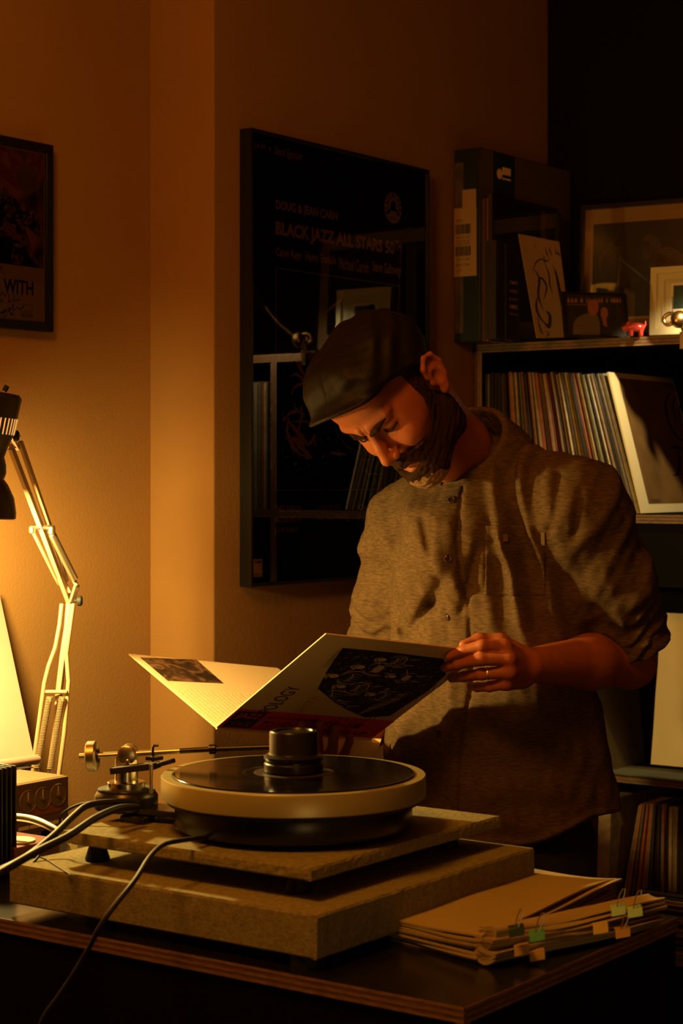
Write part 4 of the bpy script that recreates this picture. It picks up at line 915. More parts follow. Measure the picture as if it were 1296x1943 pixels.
# small framed photograph of two people
yph = 2.03
pc = on_axis(1070, 641, 2, zt+.001); 
PH = Surf(on_axis(1074, 638, 2, zt+.001), (.83, -.56, 0), (.10, .15, 1.0)); PH.n = -np.cross(PH.x, PH.y) if np.dot(np.cross(PH.x, PH.y), np.array([0, 0, CAM_Z])-PH.o) < 0 else np.cross(PH.x, PH.y)
uW, _ = PH.uv(1192, 600); _, vH = PH.uv(1074, 553)
ph_ = thing('framed_photograph', 'small black framed photograph of two people at a bar on the shelf top', 'framed photo', PH.pt(uW/2, 0))
frame4(ph_, PH, 0, 0, uW, vH, .004, .010, 'frameblack')
M['photobg'] = mat('photo_dark', (.030, .020, .012), .5, noise=.6, nscale=30); M['photoskin'] = mat('photo_skin', (.30, .09, .035), .5); M['photoshirt'] = mat('photo_shirt', (.15, .10, .045), .5, noise=.2, nscale=20); M['photobottle'] = mat('photo_bottles', (.30, .12, .03), .5)
obj('photo', PH.rect(.004, .004, uW-.004, vH-.004, h=-.006, th=.001), 'photobg', ph_)
def pp(name, pts, m_, h, smooth_n=0):
    if smooth_n: pts = [tuple(q[:2]) for q in cr_spline([np.array([a, b, 0.]) for a, b in pts+[pts[0]]], smooth_n)][:-1]
    return obj(name, PH.poly([PH.uv(*p) for p in pts], h=h, th=.0001), m_, ph_, smooth=False)
pp('photo_figure', [(1089, 634), (1091, 612), (1100, 600), (1116, 594), (1128, 592), (1136, 600), (1140, 634)], 'photoshirt', -.0048, 3)
pp('photo_head', [(1118, 590), (1117, 574), (1122, 568), (1131, 568), (1137, 574), (1137, 588), (1131, 597), (1123, 597)], 'photoskin', -.0046, 3)
pp('photo_figure', [(1141, 634), (1140, 606), (1150, 600), (1160, 606), (1162, 634)], 'photobg', -.0047, 3)
pp('photo_head', [(1142, 598), (1142, 586), (1148, 582), (1154, 586), (1155, 598), (1148, 606)], 'photoskin', -.0045, 3)
pp('photo_figure', [(1144, 604), (1152, 604), (1154, 620), (1147, 616)], 'photoskin', -.0044)
mb = MB(); x = 1078
while x < 1178:
    w = rr.choice((3, 4, 5)); PH.poly([PH.uv(x, 573), PH.uv(x+w, 573), PH.uv(x+w, 569), PH.uv(x+w*.6, 564), PH.uv(x+w*.4, 564), PH.uv(x, 569)], mb, h=-.0047, th=.0001); x += w+rr.choice((1, 2, 6))
obj('photo_bottle', mb, 'photobottle', ph_, smooth=False, kind='stuff')
obj('photo_shelf', PH.stroke([PH.uv(1077, 577), PH.uv(1118, 577)], .001, h=-.0045), 'photobottle', ph_)
# pink toy animal
M['pink'] = mat('pink_glazed_toy', (.62, .055, .045), .25, coat=.6)
tc_ = on_axis(1198, 638, 2, zt); dt = rgt; up = np.array([0, 0, 1.]); tw = -fwd
pg = thing('toy_animal', 'small glossy pink toy animal between the photograph and white frame', 'toy', tc_)
def q_(r_, u_, d_): return tc_+dt*r_+up*u_+tw*d_
obj('body', MB().tube([q_(-.006, .017, 0), q_(-.002, .019, 0), q_(.006, .0195, 0), q_(.016, .019, 0), q_(.024, .017, 0), q_(.027, .015, 0)], [.004, .0085, .0100, .0095, .0080, .003], 20), 'pink', pg, ang=80)
obj('head', MB().tube([q_(-.020, .015, 0), q_(-.018, .0155, 0), q_(-.011, .0175, 0), q_(-.004, .018, 0), q_(0, .017, 0)], [.0035, .0050, .0078, .0080, .004], 20), 'pink', pg, ang=80)
for r_, d_ in ((-.001, -.006), (-.001, .006), (.020, -.006), (.020, .006)): obj('leg', MB().tube([q_(r_, .0, d_), q_(r_, .001, d_), q_(r_, .013, d_)], [.003, .0038, .0045], 14), 'pink', pg, ang=80)
for d_ in (-.005, .005): obj('ear', MB().tube([q_(-.008, .023, d_), q_(-.007, .028, d_*1.3), q_(-.006, .0325, d_*1.5)], [.004, .0032, .0006], 12), 'pink', pg, ang=80)
obj('tail', MB().tube([q_(.024, .018, 0), q_(.030, .024, 0), q_(.0295, .032, 0)], [.0025, .0022, .0012], 10), 'pink', pg, ang=80)
for d_ in (-.003, .003): obj('eye', MB().ball(q_(-.0165, .0205, -.004 if d_ < 0 else .004), .0012, 8), 'blackmatte', pg)
# large framed picture at the back
LG = Surf(on_axis(1096, 641, 0, 3.90), (.10, -1, 0), (.06, 0, 1.0)); LG.n = np.cross(LG.x, LG.y); LG.n = LG.n if np.dot(LG.n, np.array([0, 0, CAM_Z])-LG.o) > 0 else -LG.n
vT = LG.uv(1110, 390)[1]; uR = .62
lg = thing('large_framed_print', 'large framed photograph of a musician with broad pale mat leaning on dark wall', 'framed picture', LG.pt(uR/2, 0))
frame4(lg, LG, 0, -.002, uR, vT, .010, .014, 'frameblack')
M['matboard'] = mat('pale_mat_board', (.36, .21, .09), .7); M['photoblack'] = mat('black_photograph', (.010, .008, .006), .5); M['photogrey'] = mat('photograph_midtone', (.06, .034, .018), .5, noise=.5, nscale=25); M['photostripe'] = mat('photograph_stripe', (.11, .06, .028), .5)
obj('mat_board', LG.rect(.01, .0, uR-.01, vT-.01, h=-.008, th=.001), 'matboard', lg)
u0 = LG.uv(1124, 430)[0]; v1 = LG.uv(1125, 425)[1]
obj('photo', LG.rect(u0, .045, uR-.04, v1, h=-.0066, th=.0004), 'photoblack', lg)
def lgp(name, pts, m_, h): return obj(name, LG.poly([LG.uv(*p[:2]) for p in cr_spline([np.array([a, b, 0.]) for a, b in pts+[pts[0]]], 4)[:-1]], h=h, th=.0001), m_, lg, smooth=False)
lgp('photo_head', [(1216, 470), (1219, 452), (1228, 444), (1240, 446), (1250, 456), (1252, 470), (1244, 480), (1236, 488), (1226, 492), (1219, 486)], 'photogrey', -.0060)
lgp('photo_head', [(1216, 462), (1224, 458), (1232, 462), (1224, 467)], 'photoblack', -.0058)
mb = MB()
for i in range(8):
    spx(LG, [(1232+i*.8, 508-i*0), (1244, 480+i*4.5), (1262, 470+i*5), (1282, 476+i*6), (1300, 492+i*6)], .0032, mb, h=-.0060, tp=False)
obj('photo_stripe', mb, 'photostripe', lg, smooth=False, kind='stuff')
mb = MB(); spx(LG, [(1176, 432), (1168, 448), (1160, 462), (1154, 470)], .006, mb, h=-.006); spx(LG, [(1154, 470), (1142, 482), (1136, 496), (1138, 512)], .007, mb, h=-.006)
for i in range(16): 
    x, y = rr.uniform(1136, 1160), rr.uniform(478, 536); spx(LG, [(x, y), (x+2, y+3), (x+3, y+6)], .002, mb, h=-.006)
obj('photo_instrument', mb, 'photogrey', lg, smooth=False, kind='stuff')
obj('glass_pane', LG.rect(.01, .0, uR-.01, vT-.01, h=-.004, th=.001), 'glass', lg)
# white frame lit by the shelf lamp
WF = Surf(on_axis(1232, 636, 0, 3.775), (.04, -1, 0), (.05, 0, 1.0)); WF.n = np.cross(WF.x, WF.y); WF.n = WF.n if np.dot(WF.n, np.array([0, 0, CAM_Z])-WF.o) > 0 else -WF.n
vT = WF.uv(1232, 508)[1]; uR = vT*1.12
wf = thing('white_framed_print', 'small white framed picture glowing in the lamp light at the right edge', 'framed picture', WF.pt(uR/2, 0))
M['whiteframe'] = mat('white_frame', (.70, .62, .38), .45); M['whitemat'] = mat('white_mat', (.62, .56, .36), .7); M['tealphoto'] = mat('teal_photo', (.03, .07, .06), .5, noise=.5, nscale=40)
frame4(wf, WF, 0, 0, uR, vT, .014, .014, 'whiteframe'); obj('mat_board', WF.rect(.014, .014, uR-.014, vT-.014, h=-.009, th=.001), 'whitemat', wf)
frame4(wf, WF, .030, .030, uR-.030, vT-.030, .0016, .001, 'whiteframe')
obj('photo_border', WF.rect(.046, .046, uR-.046, vT-.036, h=-.0075), 'white', wf); obj('photo', WF.rect(.052, .056, uR-.052, vT-.042, h=-.0068), 'tealphoto', wf)
mb = MB(); 
for i in range(5): spx(WF, [(1272, 562+i*6), (1274, 565+i*6), (1273, 569+i*6)], .0018, mb, h=-.0068)
obj('photo_caption', mb, 'coverink', wf, smooth=False, kind='stuff')
# brass reading lamp clipped on the front edge
lx, ly = 3.60, 1.765
rl = thing('reading_lamp', 'small brass clip lamp with curved bracket on the shelf edge', 'lamp', (SX, ly, ZT))
bc = on_axis(1289, 606, 0, 3.615)
obj('ball_joint', MB().ball(bc, .0185, 28), 'brass', rl)
obj('bracket', MB().tube(cr_spline([bc+np.array([0, .012, .012]), bc+np.array([0, .024, .013]), bc+np.array([0, .034, .006]), bc+np.array([0, .034, -.004]), bc+np.array([0, .026, -.010]), bc+np.array([0, .012, -.006])], 6), .0042, 12), 'brass', rl)
obj('clamp', MB().box(SX-.008, SX+.03, bc[1]-.006, bc[1]+.006, ZT+.0008, ZT+.006).box(SX-.012, SX-.004, bc[1]-.006, bc[1]+.006, ZT-.03, ZT+.006), 'brass', rl, bevel=.001)
obj('clamp_stem', MB().cyl((SX-.002, bc[1], ZT+.005), bc, .004), 'brass', rl)
sp = np.array([3.54, 1.655, 1.83]); sd = np.array([3.74, 1.655, 1.53])-sp; sd /= np.linalg.norm(sd)
obj('lamp_arm', MB().tube(cr_spline([bc, bc+np.array([-.03, -.05, .05]), sp-sd*.06+np.array([0, 0, .03]), sp-sd*.045], 6), .0035, 10), 'brass', rl)
obj('lamp_shade', MB().lathe(sp-sd*.045, sd, [(.008, 0), (.016, .004), (.024, .02), (.036, .05), (.0365, .052), (.035, .051), (.023, .021), (.015, .006)], 32, caps=False), 'brass', rl)
# ------------------------------------------------------------------ distance-field modelling for the figure
def smin(a, b, k):
    if k <= 0: return np.minimum(a, b)
    h = np.maximum(k-np.abs(a-b), 0)/k
    return np.minimum(a, b)-h*h*k*.25
def smax(a, b, k): return -smin(-a, -b, k)
def d_cone(p, a, b, ra, rb):
    a = np.asarray(a, np.float32); b = np.asarray(b, np.float32); ba = b-a; pa = p-a
    h = np.clip((pa@ba)/float(ba@ba), 0, 1)[..., None]
    q = pa-ba*h; return np.sqrt((q*q).sum(-1))-(ra+(rb-ra)*h[..., 0])
def d_ell(p, c, r, R=None):
    q = p-np.asarray(c, np.float32)
    if R is not None: q = q@np.asarray(R, np.float32)
    r = np.asarray(r, np.float32); k0 = np.sqrt(((q/r)**2).sum(-1))+1e-6; k1 = np.sqrt(((q/(r*r))**2).sum(-1))+1e-6
    return k0*(k0-1)/k1
class Body:
    """an ordered list of blended volumes; each is skipped where it is too far away to matter"""
    def __init__(s): s.p = []
    def cone(s, a, b, ra, rb, k=.01, op='u'): s.p.append((op, lambda q: d_cone(q, a, b, ra, rb), k)); return s
    def ell(s, c, r, R=None, k=.01, op='u'): s.p.append((op, lambda q: d_ell(q, c, r, R), k)); return s
    def fn(s, f, op='u', k=.01): s.p.append((op, f, k)); return s
    def sel(s, c, rad):
        out = []
        for op, f, k in s.p:
            if op in 'us' and float(f(c[None])[0]) > rad*1.35+k+.012: continue
            out.append((op, f, k))
        return out
    def ev(s, q, prims=None):
        d = np.full(q.shape[:-1], 1.0, np.float32)
        for op, f, k in (s.p if prims is None else prims):
            v = f(q)
            if op == 'u': d = smin(d, v, k)
            elif op == 's': d = smax(d, -v, k)
            elif op == 'i': d = smax(d, v, k)
            elif op == 'd': d = d+v          # displacement
        return d
def polygonise(body, lo, hi, h, B=20):
    lo = np.asarray(lo, float); hi = np.asarray(hi, float); n = np.ceil((hi-lo)/h).astype(int)
    nb = np.ceil(n/B).astype(int); G = (nb*B+4).astype(np.int64)
    vid = []; vco = []; quads = []; rad = (B/2+1)*h*math.sqrt(3)
    off = np.array([[i, j, k] for i in (0, 1) for j in (0, 1) for k in (0, 1)])
    gid = lambda i, j, k: ((i+1)*G[1]+(j+1))*G[2]+(k+1)
    for bi in range(nb[0]):
        for bj in range(nb[1]):
            for bk in range(nb[2]):
                b0 = np.array([bi, bj, bk])*B; c = (lo+(b0+B/2)*h).astype(np.float32)
                pr = body.sel(c, rad)
                if not any(o == 'u' for o, _, _ in pr): continue
                if abs(float(body.ev(c[None], pr)[0])) > rad*1.5+.012: continue
                ax = [lo[a]+(b0[a]-1+np.arange(B+2))*h for a in range(3)]
                g = np.stack(np.meshgrid(*ax, indexing='ij'), -1).astype(np.float32)
                v = body.ev(g, pr); s = v < 0
                if s.all() or not s.any(): continue
                # cell vertices: average of the edge crossings
                m = B+1; acc = np.zeros((m, m, m, 3)); cnt = np.zeros((m, m, m))
                for a in range(3):
                    sl0 = [slice(None)]*3; sl1 = [slice(None)]*3; sl0[a] = slice(0, -1); sl1[a] = slice(1, None)
                    v0 = v[tuple(sl0)]; v1 = v[tuple(sl1)]; x = (v0 < 0) != (v1 < 0)
                    t = np.where(x, v0/np.where(x, v0-v1, 1), 0)
                    o1, o2 = [q for q in range(3) if q != a]
                    for e1_ in (0, 1):
                        for e2_ in (0, 1):
                            sl = [slice(None)]*3; sl[o1] = slice(e1_, e1_+m); sl[o2] = slice(e2_, e2_+m)
                            X = x[tuple(sl)]; Tt = t[tuple(sl)]
                            cnt += X; pz = np.zeros((m, m, m, 3)); pz[..., a] = Tt; pz[..., o1] = e1_; pz[..., o2] = e2_
                            acc += pz*X[..., None]
                act = cnt > 0; I = np.argwhere(act)
                co = lo+(b0-1+I+acc[act]/cnt[act][:, None])*h
                gi = b0-1+I; vid.append(gid(gi[:, 0], gi[:, 1], gi[:, 2])); vco.append(co)
                for a in range(3):
                    o1, o2 = [q for q in range(3) if q != a]
                    sl0 = [slice(1, B+1)]*3; sl1 = [slice(1, B+1)]*3; sl1[a] = slice(2, B+2)
                    s0 = s[tuple(sl0)]; s1 = s[tuple(sl1)]; J = np.argwhere(s0 != s1)
                    if not len(J): continue
                    fl = s0[tuple(J.T)]; K = b0+J
                    def cell(d1, d2):
                        q = K.copy(); q[:, o1] -= d1; q[:, o2] -= d2; return gid(q[:, 0], q[:, 1], q[:, 2])
                    q4 = np.stack([cell(1, 1), cell(0, 1), cell(0, 0), cell(1, 0)], 1)
                    if a == 1: fl = ~fl
                    q4[~fl] = q4[~fl][:, ::-1]; quads.append(q4)
    vid = np.concatenate(vid); vco = np.concatenate(vco); quads = np.concatenate(quads)
    u, idx = np.unique(vid, return_index=True); V = vco[idx]
    ok = np.isin(quads, u).all(1); quads = quads[ok]; F = np.searchsorted(u, quads)
    used = np.zeros(len(V), bool); used[F.ravel()] = True; rem = np.cumsum(used)-1
    return V[used], rem[F]
def relax(V, F, it=1, w=.5):
    for _ in range(it):
        acc = np.zeros_like(V); cnt = np.zeros(len(V))
        for a in range(4):
            b = (a+1) % 4
            np.add.at(acc, F[:, a], V[F[:, b]]); np.add.at(cnt, F[:, a], 1); np.add.at(acc, F[:, b], V[F[:, a]]); np.add.at(cnt, F[:, b], 1)
        V = V+(acc/cnt[:, None]-V)*w
    return V
def body_obj(name, V, F, m, parent, label=None):
    """V in camera-aligned coordinates; that frame is mirrored, so faces are turned round"""
    W_ = c2w(V)-wloc(parent); me = bpy.data.meshes.new(name); me.from_pydata(W_.tolist(), [], F[:, ::-1].tolist()); me.update()
    me.shade_smooth(); ms = m if isinstance(m, (list, tuple)) else [m]
    for q in ms: me.materials.append(M[q])
    o = bpy.data.objects.new(name, me); COL.objects.link(o); o.parent = parent
    if label: o['label'] = label
    return o
def march(body, px, py, d0, d1, n=400):
    ds = np.linspace(d0, d1, n); q = np.array([C(px, py, d) for d in ds], np.float32); v = body.ev(q)
    i = int(np.argmax(v < 0)); return C(px, py, ds[i]) if v[i] < 0 else None
def nrm_at(body, p, e=.002):
    p = np.asarray(p, np.float32); g = np.array([float(body.ev((p+np.eye(3, dtype=np.float32)[a]*e)[None])[0]-body.ev((p-np.eye(3, dtype=np.float32)[a]*e)[None])[0]) for a in range(3)])
    return g/(np.linalg.norm(g)+1e-9)
_rp = np.random.RandomState(9); _K = _rp.randn(24, 3); _K /= np.linalg.norm(_K, axis=1)[:, None]; _PH = _rp.rand(24)*6.28
def wav(q, freq, i0=0, n=6, stretch=(1, 1, 1)):
    q = q*np.array(stretch, np.float32); return sum(np.sin(2*np.pi*freq*(1+.23*i)*(q@_K[i0+i].astype(np.float32))+_PH[i0+i]) for i in range(n))/n

# ------------------------------------------------------------------ the man: head frame
HO = np.array([.0906, .131, 3.035])
HL, HF, HU = np.array([.659, .25, -.709]), np.array([-.294, -.782, -.549]), np.array([-.692, .571, -.442])
HR = np.stack([HL, HF, HU], 1)
def H(x, y, z): return HO+HR@np.array([x, y, z], float)
def toH(q): return (q-HO.astype(np.float32))@HR.astype(np.float32)
hb_ = Body()
def hell(c, r, k=.012, op='u', rot=None): hb_.fn(lambda q, c=c, r=r: d_ell(q, c, r, rot), op, k)
def hcone(a, b, ra, rb, k=.01, op='u'): hb_.cone(a, b, ra, rb, k, op)
hell((0, -.018, .048), (.073, .093, .078), .0)
hell((0, .030, -.008), (.061, .066, .080), .03)
for s_x in (-1, 1):
    hcone((s_x*.056, .004, -.050), (s_x*.020, .074, -.098), .016, .015, .03)
    hell((s_x*.036, .070, -.020), (.024, .022, .020), .02)      # cheekbone
    hell((s_x*.055, .045, .010), (.012, .03, .03), .02)
hcone((-.040, .006, -.085), (.040, .006, -.085), .022, .022, .03)
hell((0, .052, -.070), (.042, .042, .038), .03)
hell((0, .084, -.100), (.018, .014, .014), .016)               # chin
hell((0, .072, .070), (.056, .030, .040), .03)                  # forehead
for s_x in (-1, 1):
    hcone((s_x*.010, .0975, .034), (s_x*.046, .084, .042), .0090, .0085, .010)   # brow
    hell((s_x*.031, .100, .020), (.020, .016, .0125), .010, 's')
    hell((s_x*.031, .0785, .019), (.0155, .0135, .0125), .004)                        # lids over the ball
hcone((0, .094, .026), (0, .108, -.004), .0075, .0085, .012)
hcone((0, .108, -.004), (0, .118, -.022), .0085, .0100, .008)
for s_x in (-1, 1):
    hell((s_x*.0125, .106, -.026), (.0080, .0105, .0080), .006)
    hell((s_x*.0070, .1120, -.0345), (.0032, .0050, .0040), .003, 's')
    hcone((s_x*.020, .095, -.030), (s_x*.034, .078, -.062), .004, .003, .010, 's')
hcone((-.024, .086, -.062), (0, .099, -.056), .0055, .0068, .006); hcone((.024, .086, -.062), (0, .099, -.056), .0055, .0068, .006)
hcone((-.022, .084, -.072), (0, .094, -.074), .0055, .0078, .006); hcone((.022, .084, -.072), (0, .094, -.074), .0055, .0078, .006)
hcone((-.026, .094, -.0655), (0, .102, -.0655), .0034, .0038, .003, 's'); hcone((.026, .094, -.0655), (0, .102, -.0655), .0034, .0038, .003, 's')
hcone((0, .106, -.0645), (0, .1, -.0645), .004, .003, .003, 's')
hcone((-.0035, .104, .028), (-.0045, .102, .045), .0016, .0010, .004, 's'); hcone((.0035, .104, .028), (.0045, .102, .045), .0016, .0010, .004, 's')
n_noear = len(hb_.p)
# ears
for s_x in (-1, 1):
    X = s_x*.076
    hell((X+s_x*.006, -.014, .006), (.007, .019, .033), .006)
    rim = [(X+s_x*.004, .004, .012), (X+s_x*.010, .002, .028), (X+s_x*.014, -.012, .038), (X+s_x*.016, -.027, .030), (X+s_x*.015, -.031, .010), (X+s_x*.011, -.024, -.010), (X+s_x*.006, -.010, -.026), (X+s_x*.003, -.002, -.028)]
    for a, b in zip(rim[:-1], rim[1:]): hcone(a, b, .0042, .0042, .004)
    hell((X+s_x*.004, -.006, -.024), (.005, .008, .009), .006)
    hcone((X+s_x*.006, -.016, .020), (X+s_x*.008, -.018, -.006), .0032, .0034, .005)
    hell((X+s_x*.013, -.007, -.001), (.0075, .0085, .0125), .004, 's')
    hell((X+s_x*.015, -.014, .024), (.004, .007, .008), .004, 's')
    hell((X+s_x*.003, .004, -.002), (.004, .004, .006), .004)
hb_prims = hb_.p

# ------------------------------------------------------------------ body joints in the camera-aligned frame
NB = C(922, 838, 3.19)
SHL, SHR = C(1098, 964, 3.10), C(772, 1003, 3.30)
EBL, EBR = C(1196, 1256, 3.20), C(730, 1285, 3.42)
WRL = C(1004, 1262, 2.995); 
CH, BE, HI = C(930, 1070, 3.21), C(930, 1330, 3.23), C(950, 1530, 3.25)
FB = np.array([-.436, 0, -.9]); LB = np.array([.9, 0, -.436]); UB = np.array([0, 1., 0])
RB = np.stack([LB, FB, UB], 1)

skin = Body()
def head_fn(q):
    return hbody.ev(toH(q))
hbody = Body(); hbody.p = hb_prims; hnoear = Body(); hnoear.p = hb_prims[:n_noear]
skin.fn(head_fn, 'u', .0)
skin.cone(H(0, -.026, -.035), C(866, 850, 3.15), .054, .052, .03)
skin.cone(C(866, 850, 3.15), C(905, 940, 3.20), .052, .056, .03)
skin.cone(C(845, 880, 3.09), H(.0, .035, -.075), .030, .026, .03)       # throat
skin.ell(CH, (.12, .08, .13), RB, .03); skin.ell(BE, (.135, .095, .18), RB, .05); skin.ell(HI, (.15, .10, .12), RB, .05)
for S_, E_ in ((SHL, EBL), (SHR, EBR)):
    skin.cone(C(920, 965, 3.2), S_, .035, .045, .02); skin.cone(S_, E_, .047, .037, .03)
# left forearm (picture right)
MF = C(1118, 1256, 3.12)
skin.cone(EBL, MF, .040, .043, .03); skin.cone(MF, WRL, .043, .027, .02)
# left hand: wrist, back of hand, fingers reaching to the left round the album's edge

KN = [C(958, 1226, 2.940), C(966, 1250, 2.932), C(967, 1275, 2.934), C(960, 1297, 2.945)]
pw = C(992, 1262, 2.985)
for kn in KN: skin.cone(pw+(kn-KN[1])*.45+np.array([0, -.004, 0]), kn, .0165, .0115, .012)
def finger(pts, rs_, k=.004):
    for (a, b, ra, rb) in zip(pts[:-1], pts[1:], rs_[:-1], rs_[1:]): skin.cone(C(*a), C(*b), ra, rb, k)
finger([(958, 1226, 2.940), (915, 1225, 2.930), (880, 1234, 2.940), (853, 1245, 2.953)], [.0108, .0093, .0084, .0072])
finger([(966, 1250, 2.932), (912, 1252, 2.925), (870, 1260, 2.955), (844, 1267, 2.983)], [.0110, .0095, .0086, .0073])
finger([(967, 1275, 2.934), (914, 1279, 2.940), (880, 1284, 2.980), (857, 1287, 3.020)], [.0108, .0092, .0083, .0072])
finger([(960, 1297, 2.945), (928, 1303, 2.955), (906, 1304, 2.985), (893, 1302, 3.010)], [.0096, .0082, .0074, .0064])
finger([(994, 1244, 2.990), (950, 1217, 2.985), (910, 1214, 2.982), (880, 1224, 2.972)], [.0150, .0118, .0100, .0080], .008)
# right hand: under the album's spine with the finger tips over its front
WRR = C(655, 1446, 3.235)
skin.cone(C(728, 1285, 3.42), C(700, 1370, 3.32), .038, .040, .03); skin.cone(C(700, 1370, 3.32), WRR, .040, .028, .02)
for q, w_ in (((583, 1437, 3.150), 0), ((603, 1440, 3.155), 0), ((625, 1442, 3.165), 0), ((646, 1443, 3.18), 0)): skin.cone(C(650, 1450, 3.22), C(*q), .018, .0115, .012)
finger([(583, 1437, 3.150), (575, 1412, 3.118), (571, 1390, 3.082), (573, 1373, 3.048)], [.0108, .0094, .0086, .0072])
finger([(603, 1440, 3.155), (602, 1414, 3.128), (602, 1392, 3.092), (605, 1374, 3.062)], [.0110, .0096, .0088, .0073])
finger([(625, 1442, 3.165), (630, 1418, 3.145), (633, 1398, 3.112), (636, 1382, 3.090)], [.0108, .0094, .0085, .0071])
finger([(646, 1443, 3.180), (655, 1424, 3.165), (662, 1408, 3.140), (664, 1396, 3.120)], [.0096, .0084, .0074, .0064])
finger([(640, 1455, 3.20), (590, 1436, 3.120), (545, 1415, 3.085), (523, 1395, 3.072)], [.0150, .0125, .0105, .0082], .008)

person = thing('person', 'bearded man in flat cap and rolled sleeve shirt reading an open album cover', 'person', c2w(np.array([C(950, 1530, 3.25)[0], -CAM_Z, 3.25])))
V, F_ = polygonise(skin, [-.28, -.62, 2.84], [.60, .30, 3.52], .0024)
V = relax(V, F_, 1, .4)
me_skin = mat('skin', (.45, .13, .048), .50, noise=.12, nscale=60, bump=.12, bscale=500, spec=.35)
me_skin.node_tree.nodes['Principled BSDF'].inputs['Subsurface Weight'].default_value = .12
me_skin.node_tree.nodes['Principled BSDF'].inputs['Subsurface Radius'].default_value = (.012, .004, .002)
M['skin'] = me_skin
body_obj('body', V, F_, 'skin', person)

# beard, brows and cropped hair
M['beard'] = mat('dark_brown_beard', (.030, .013, .007), .9, noise=.6, nscale=520, bump=1.0, bscale=1100, color2=(.060, .027, .013), spec=.1)
M['beardgrey'] = mat('greying_chin_beard', (.34, .20, .10), .9, noise=.5, nscale=240, bump=1.0, bscale=700, spec=.15)
def beard_fn(q):
    h = toH(q); x, y, z = h[..., 0], h[..., 1], h[..., 2]
    chin = np.exp(-((y-.085)**2+(z+.105)**2+x*x)/.0011)
    d = hnoear.ev(h)-.0040-.0095*chin-.0022*wav(h, 60, 0, 5)-.0014*wav(h, 150, 6, 5)
    zl = np.interp(y, [-.03, .006, .018, .030, .044, .062, .080, .095, .13], [.060, .055, .048, .000, -.034, -.044, -.042, -.038, -.038]).astype(np.float32)
    m = z-zl-.002*wav(h, 90, 3, 4); m = np.maximum(m, -.004-y*1.0-np.maximum(0, -z-.02)*.25); m = np.maximum(m, -.128-z); ear = d_ell(h, (0, -.016, .004), (.12, .026, .036)); m = np.maximum(m, -ear)
    return np.maximum(d, m)
bd = Body(); bd.fn(beard_fn, 'u', 0)
bd.fn(lambda q: d_ell(toH(q), (0, .098, -.0665), (.0225, .022, .0085)), 's', .004)
bd.fn(lambda q: d_ell(toH(q), (0, .118, -.028), (.017, .02, .016)), 's', .003)
V, F_ = polygonise(bd, HO-.17, HO+.17, .0022)
hh = toH(V.astype(np.float32)); ctr = hh[F_].mean(1)
o = body_obj('beard', V, F_, ['beard', 'beardgrey'], person)
gz = ((ctr[:, 1]-.092)**2+(ctr[:, 2]+.114)**2*1.0+ctr[:, 0]**2*.5+.00012*np.sin(ctr[:, 0]*400)*np.sin(ctr[:, 2]*330)) < .029**2
o.data.polygons.foreach_set('material_index', gz.astype(np.int32))
hr = Body()
def hair_fn(q):
    h = toH(q); x, y, z = h[..., 0], h[..., 1], h[..., 2]
    d = hnoear.ev(h)-.0035-.0012*wav(h, 120, 2, 5)
    m = np.maximum(y-.030+np.maximum(0, z-.02)*.2, -.055-z-y*.3); m = np.maximum(m, -(z-.0)*.6-.9*(y+.012)*(-1) if False else -1+0*z)
    ear = d_ell(h, (0, -.008, .0), (.12, .028, .036))
    return np.maximum(np.maximum(d, m), -ear)
hr.fn(hair_fn, 'u', 0)
V, F_ = polygonise(hr, HO-.17, HO+.17, .003)
body_obj('hair', V, F_, 'beard', person)
br = Body()
for s_x in (-1, 1):
    for a, b, ra, rb in (((.008, .1050, .026), (.024, .1020, .031), .0036, .0048), ((.024, .1020, .031), (.052, .083, .040), .0048, .0028)):
        br.fn(lambda q, a=a, b=b, ra=ra, rb=rb, s_x=s_x: d_cone(toH(q), (s_x*a[0], a[1], a[2]), (s_x*b[0], b[1], b[2]), ra, rb)-.001*wav(toH(q), 300, 5, 4), 'u', .003)
V, F_ = polygonise(br, HO-.15, HO+.15, .0013)
body_obj('eyebrows', V, F_, 'beard', person)
def hb_mesh(pts, r, n=8): return MB().tube([c2w(H(*p)) for p in pts], r, n)
M['eyeball'] = mat('eye', (.03, .018, .012), .15)
for s_x, nm in ((1, 'eye'), (-1, 'eye')):
    mbx = MB().ball(c2w(H(s_x*.031, .0790, .0170)), .0120, 20); obj(nm, mbx, 'eyeball', person)
    obj('eyelashes', hb_mesh(cr_spline([(s_x*.017, .0880, .0130), (s_x*.026, .0930, .0100), (s_x*.036, .0915, .0102), (s_x*.047, .0835, .0150)], 5), .0015), 'beard', person)

# flat cap
M['cap'] = mat('dark_brown_cap', (.010, .006, .004), .58, noise=.3, nscale=120, bump=.25, bscale=500, spec=.3)
cp = Body()
def cap_fn(q):
    h = toH(q); x, y, z = h[..., 0], h[..., 1], h[..., 2]
    d = d_ell(h, (0, -.004, .062), (.0895, .108, .080))
    d = smin(d, d_ell(h, (0, .046, .100), (.078, .066, .046)), .035)
    fold = .0040*np.sin(75*(y*.8+x*.5)+5*np.sin(22*x+14*z))*np.clip((z-.07)/.05, 0, 1)
    fold += .0016*np.sin(80*(x-.6*y)+6*np.sin(30*z))
    d = d-fold-.0012*wav(h, 26, 1, 5)
    seam = .0018*np.exp(-(np.abs(x)/.0022)**2); d = d+seam*(z > .08)
    e = (.040+.56*y)-z
    band = .0025*np.exp(-((e+.008)/.007)**2); d = d-band
    return smax(d, e, .006)
cp.fn(cap_fn, 'u', 0)
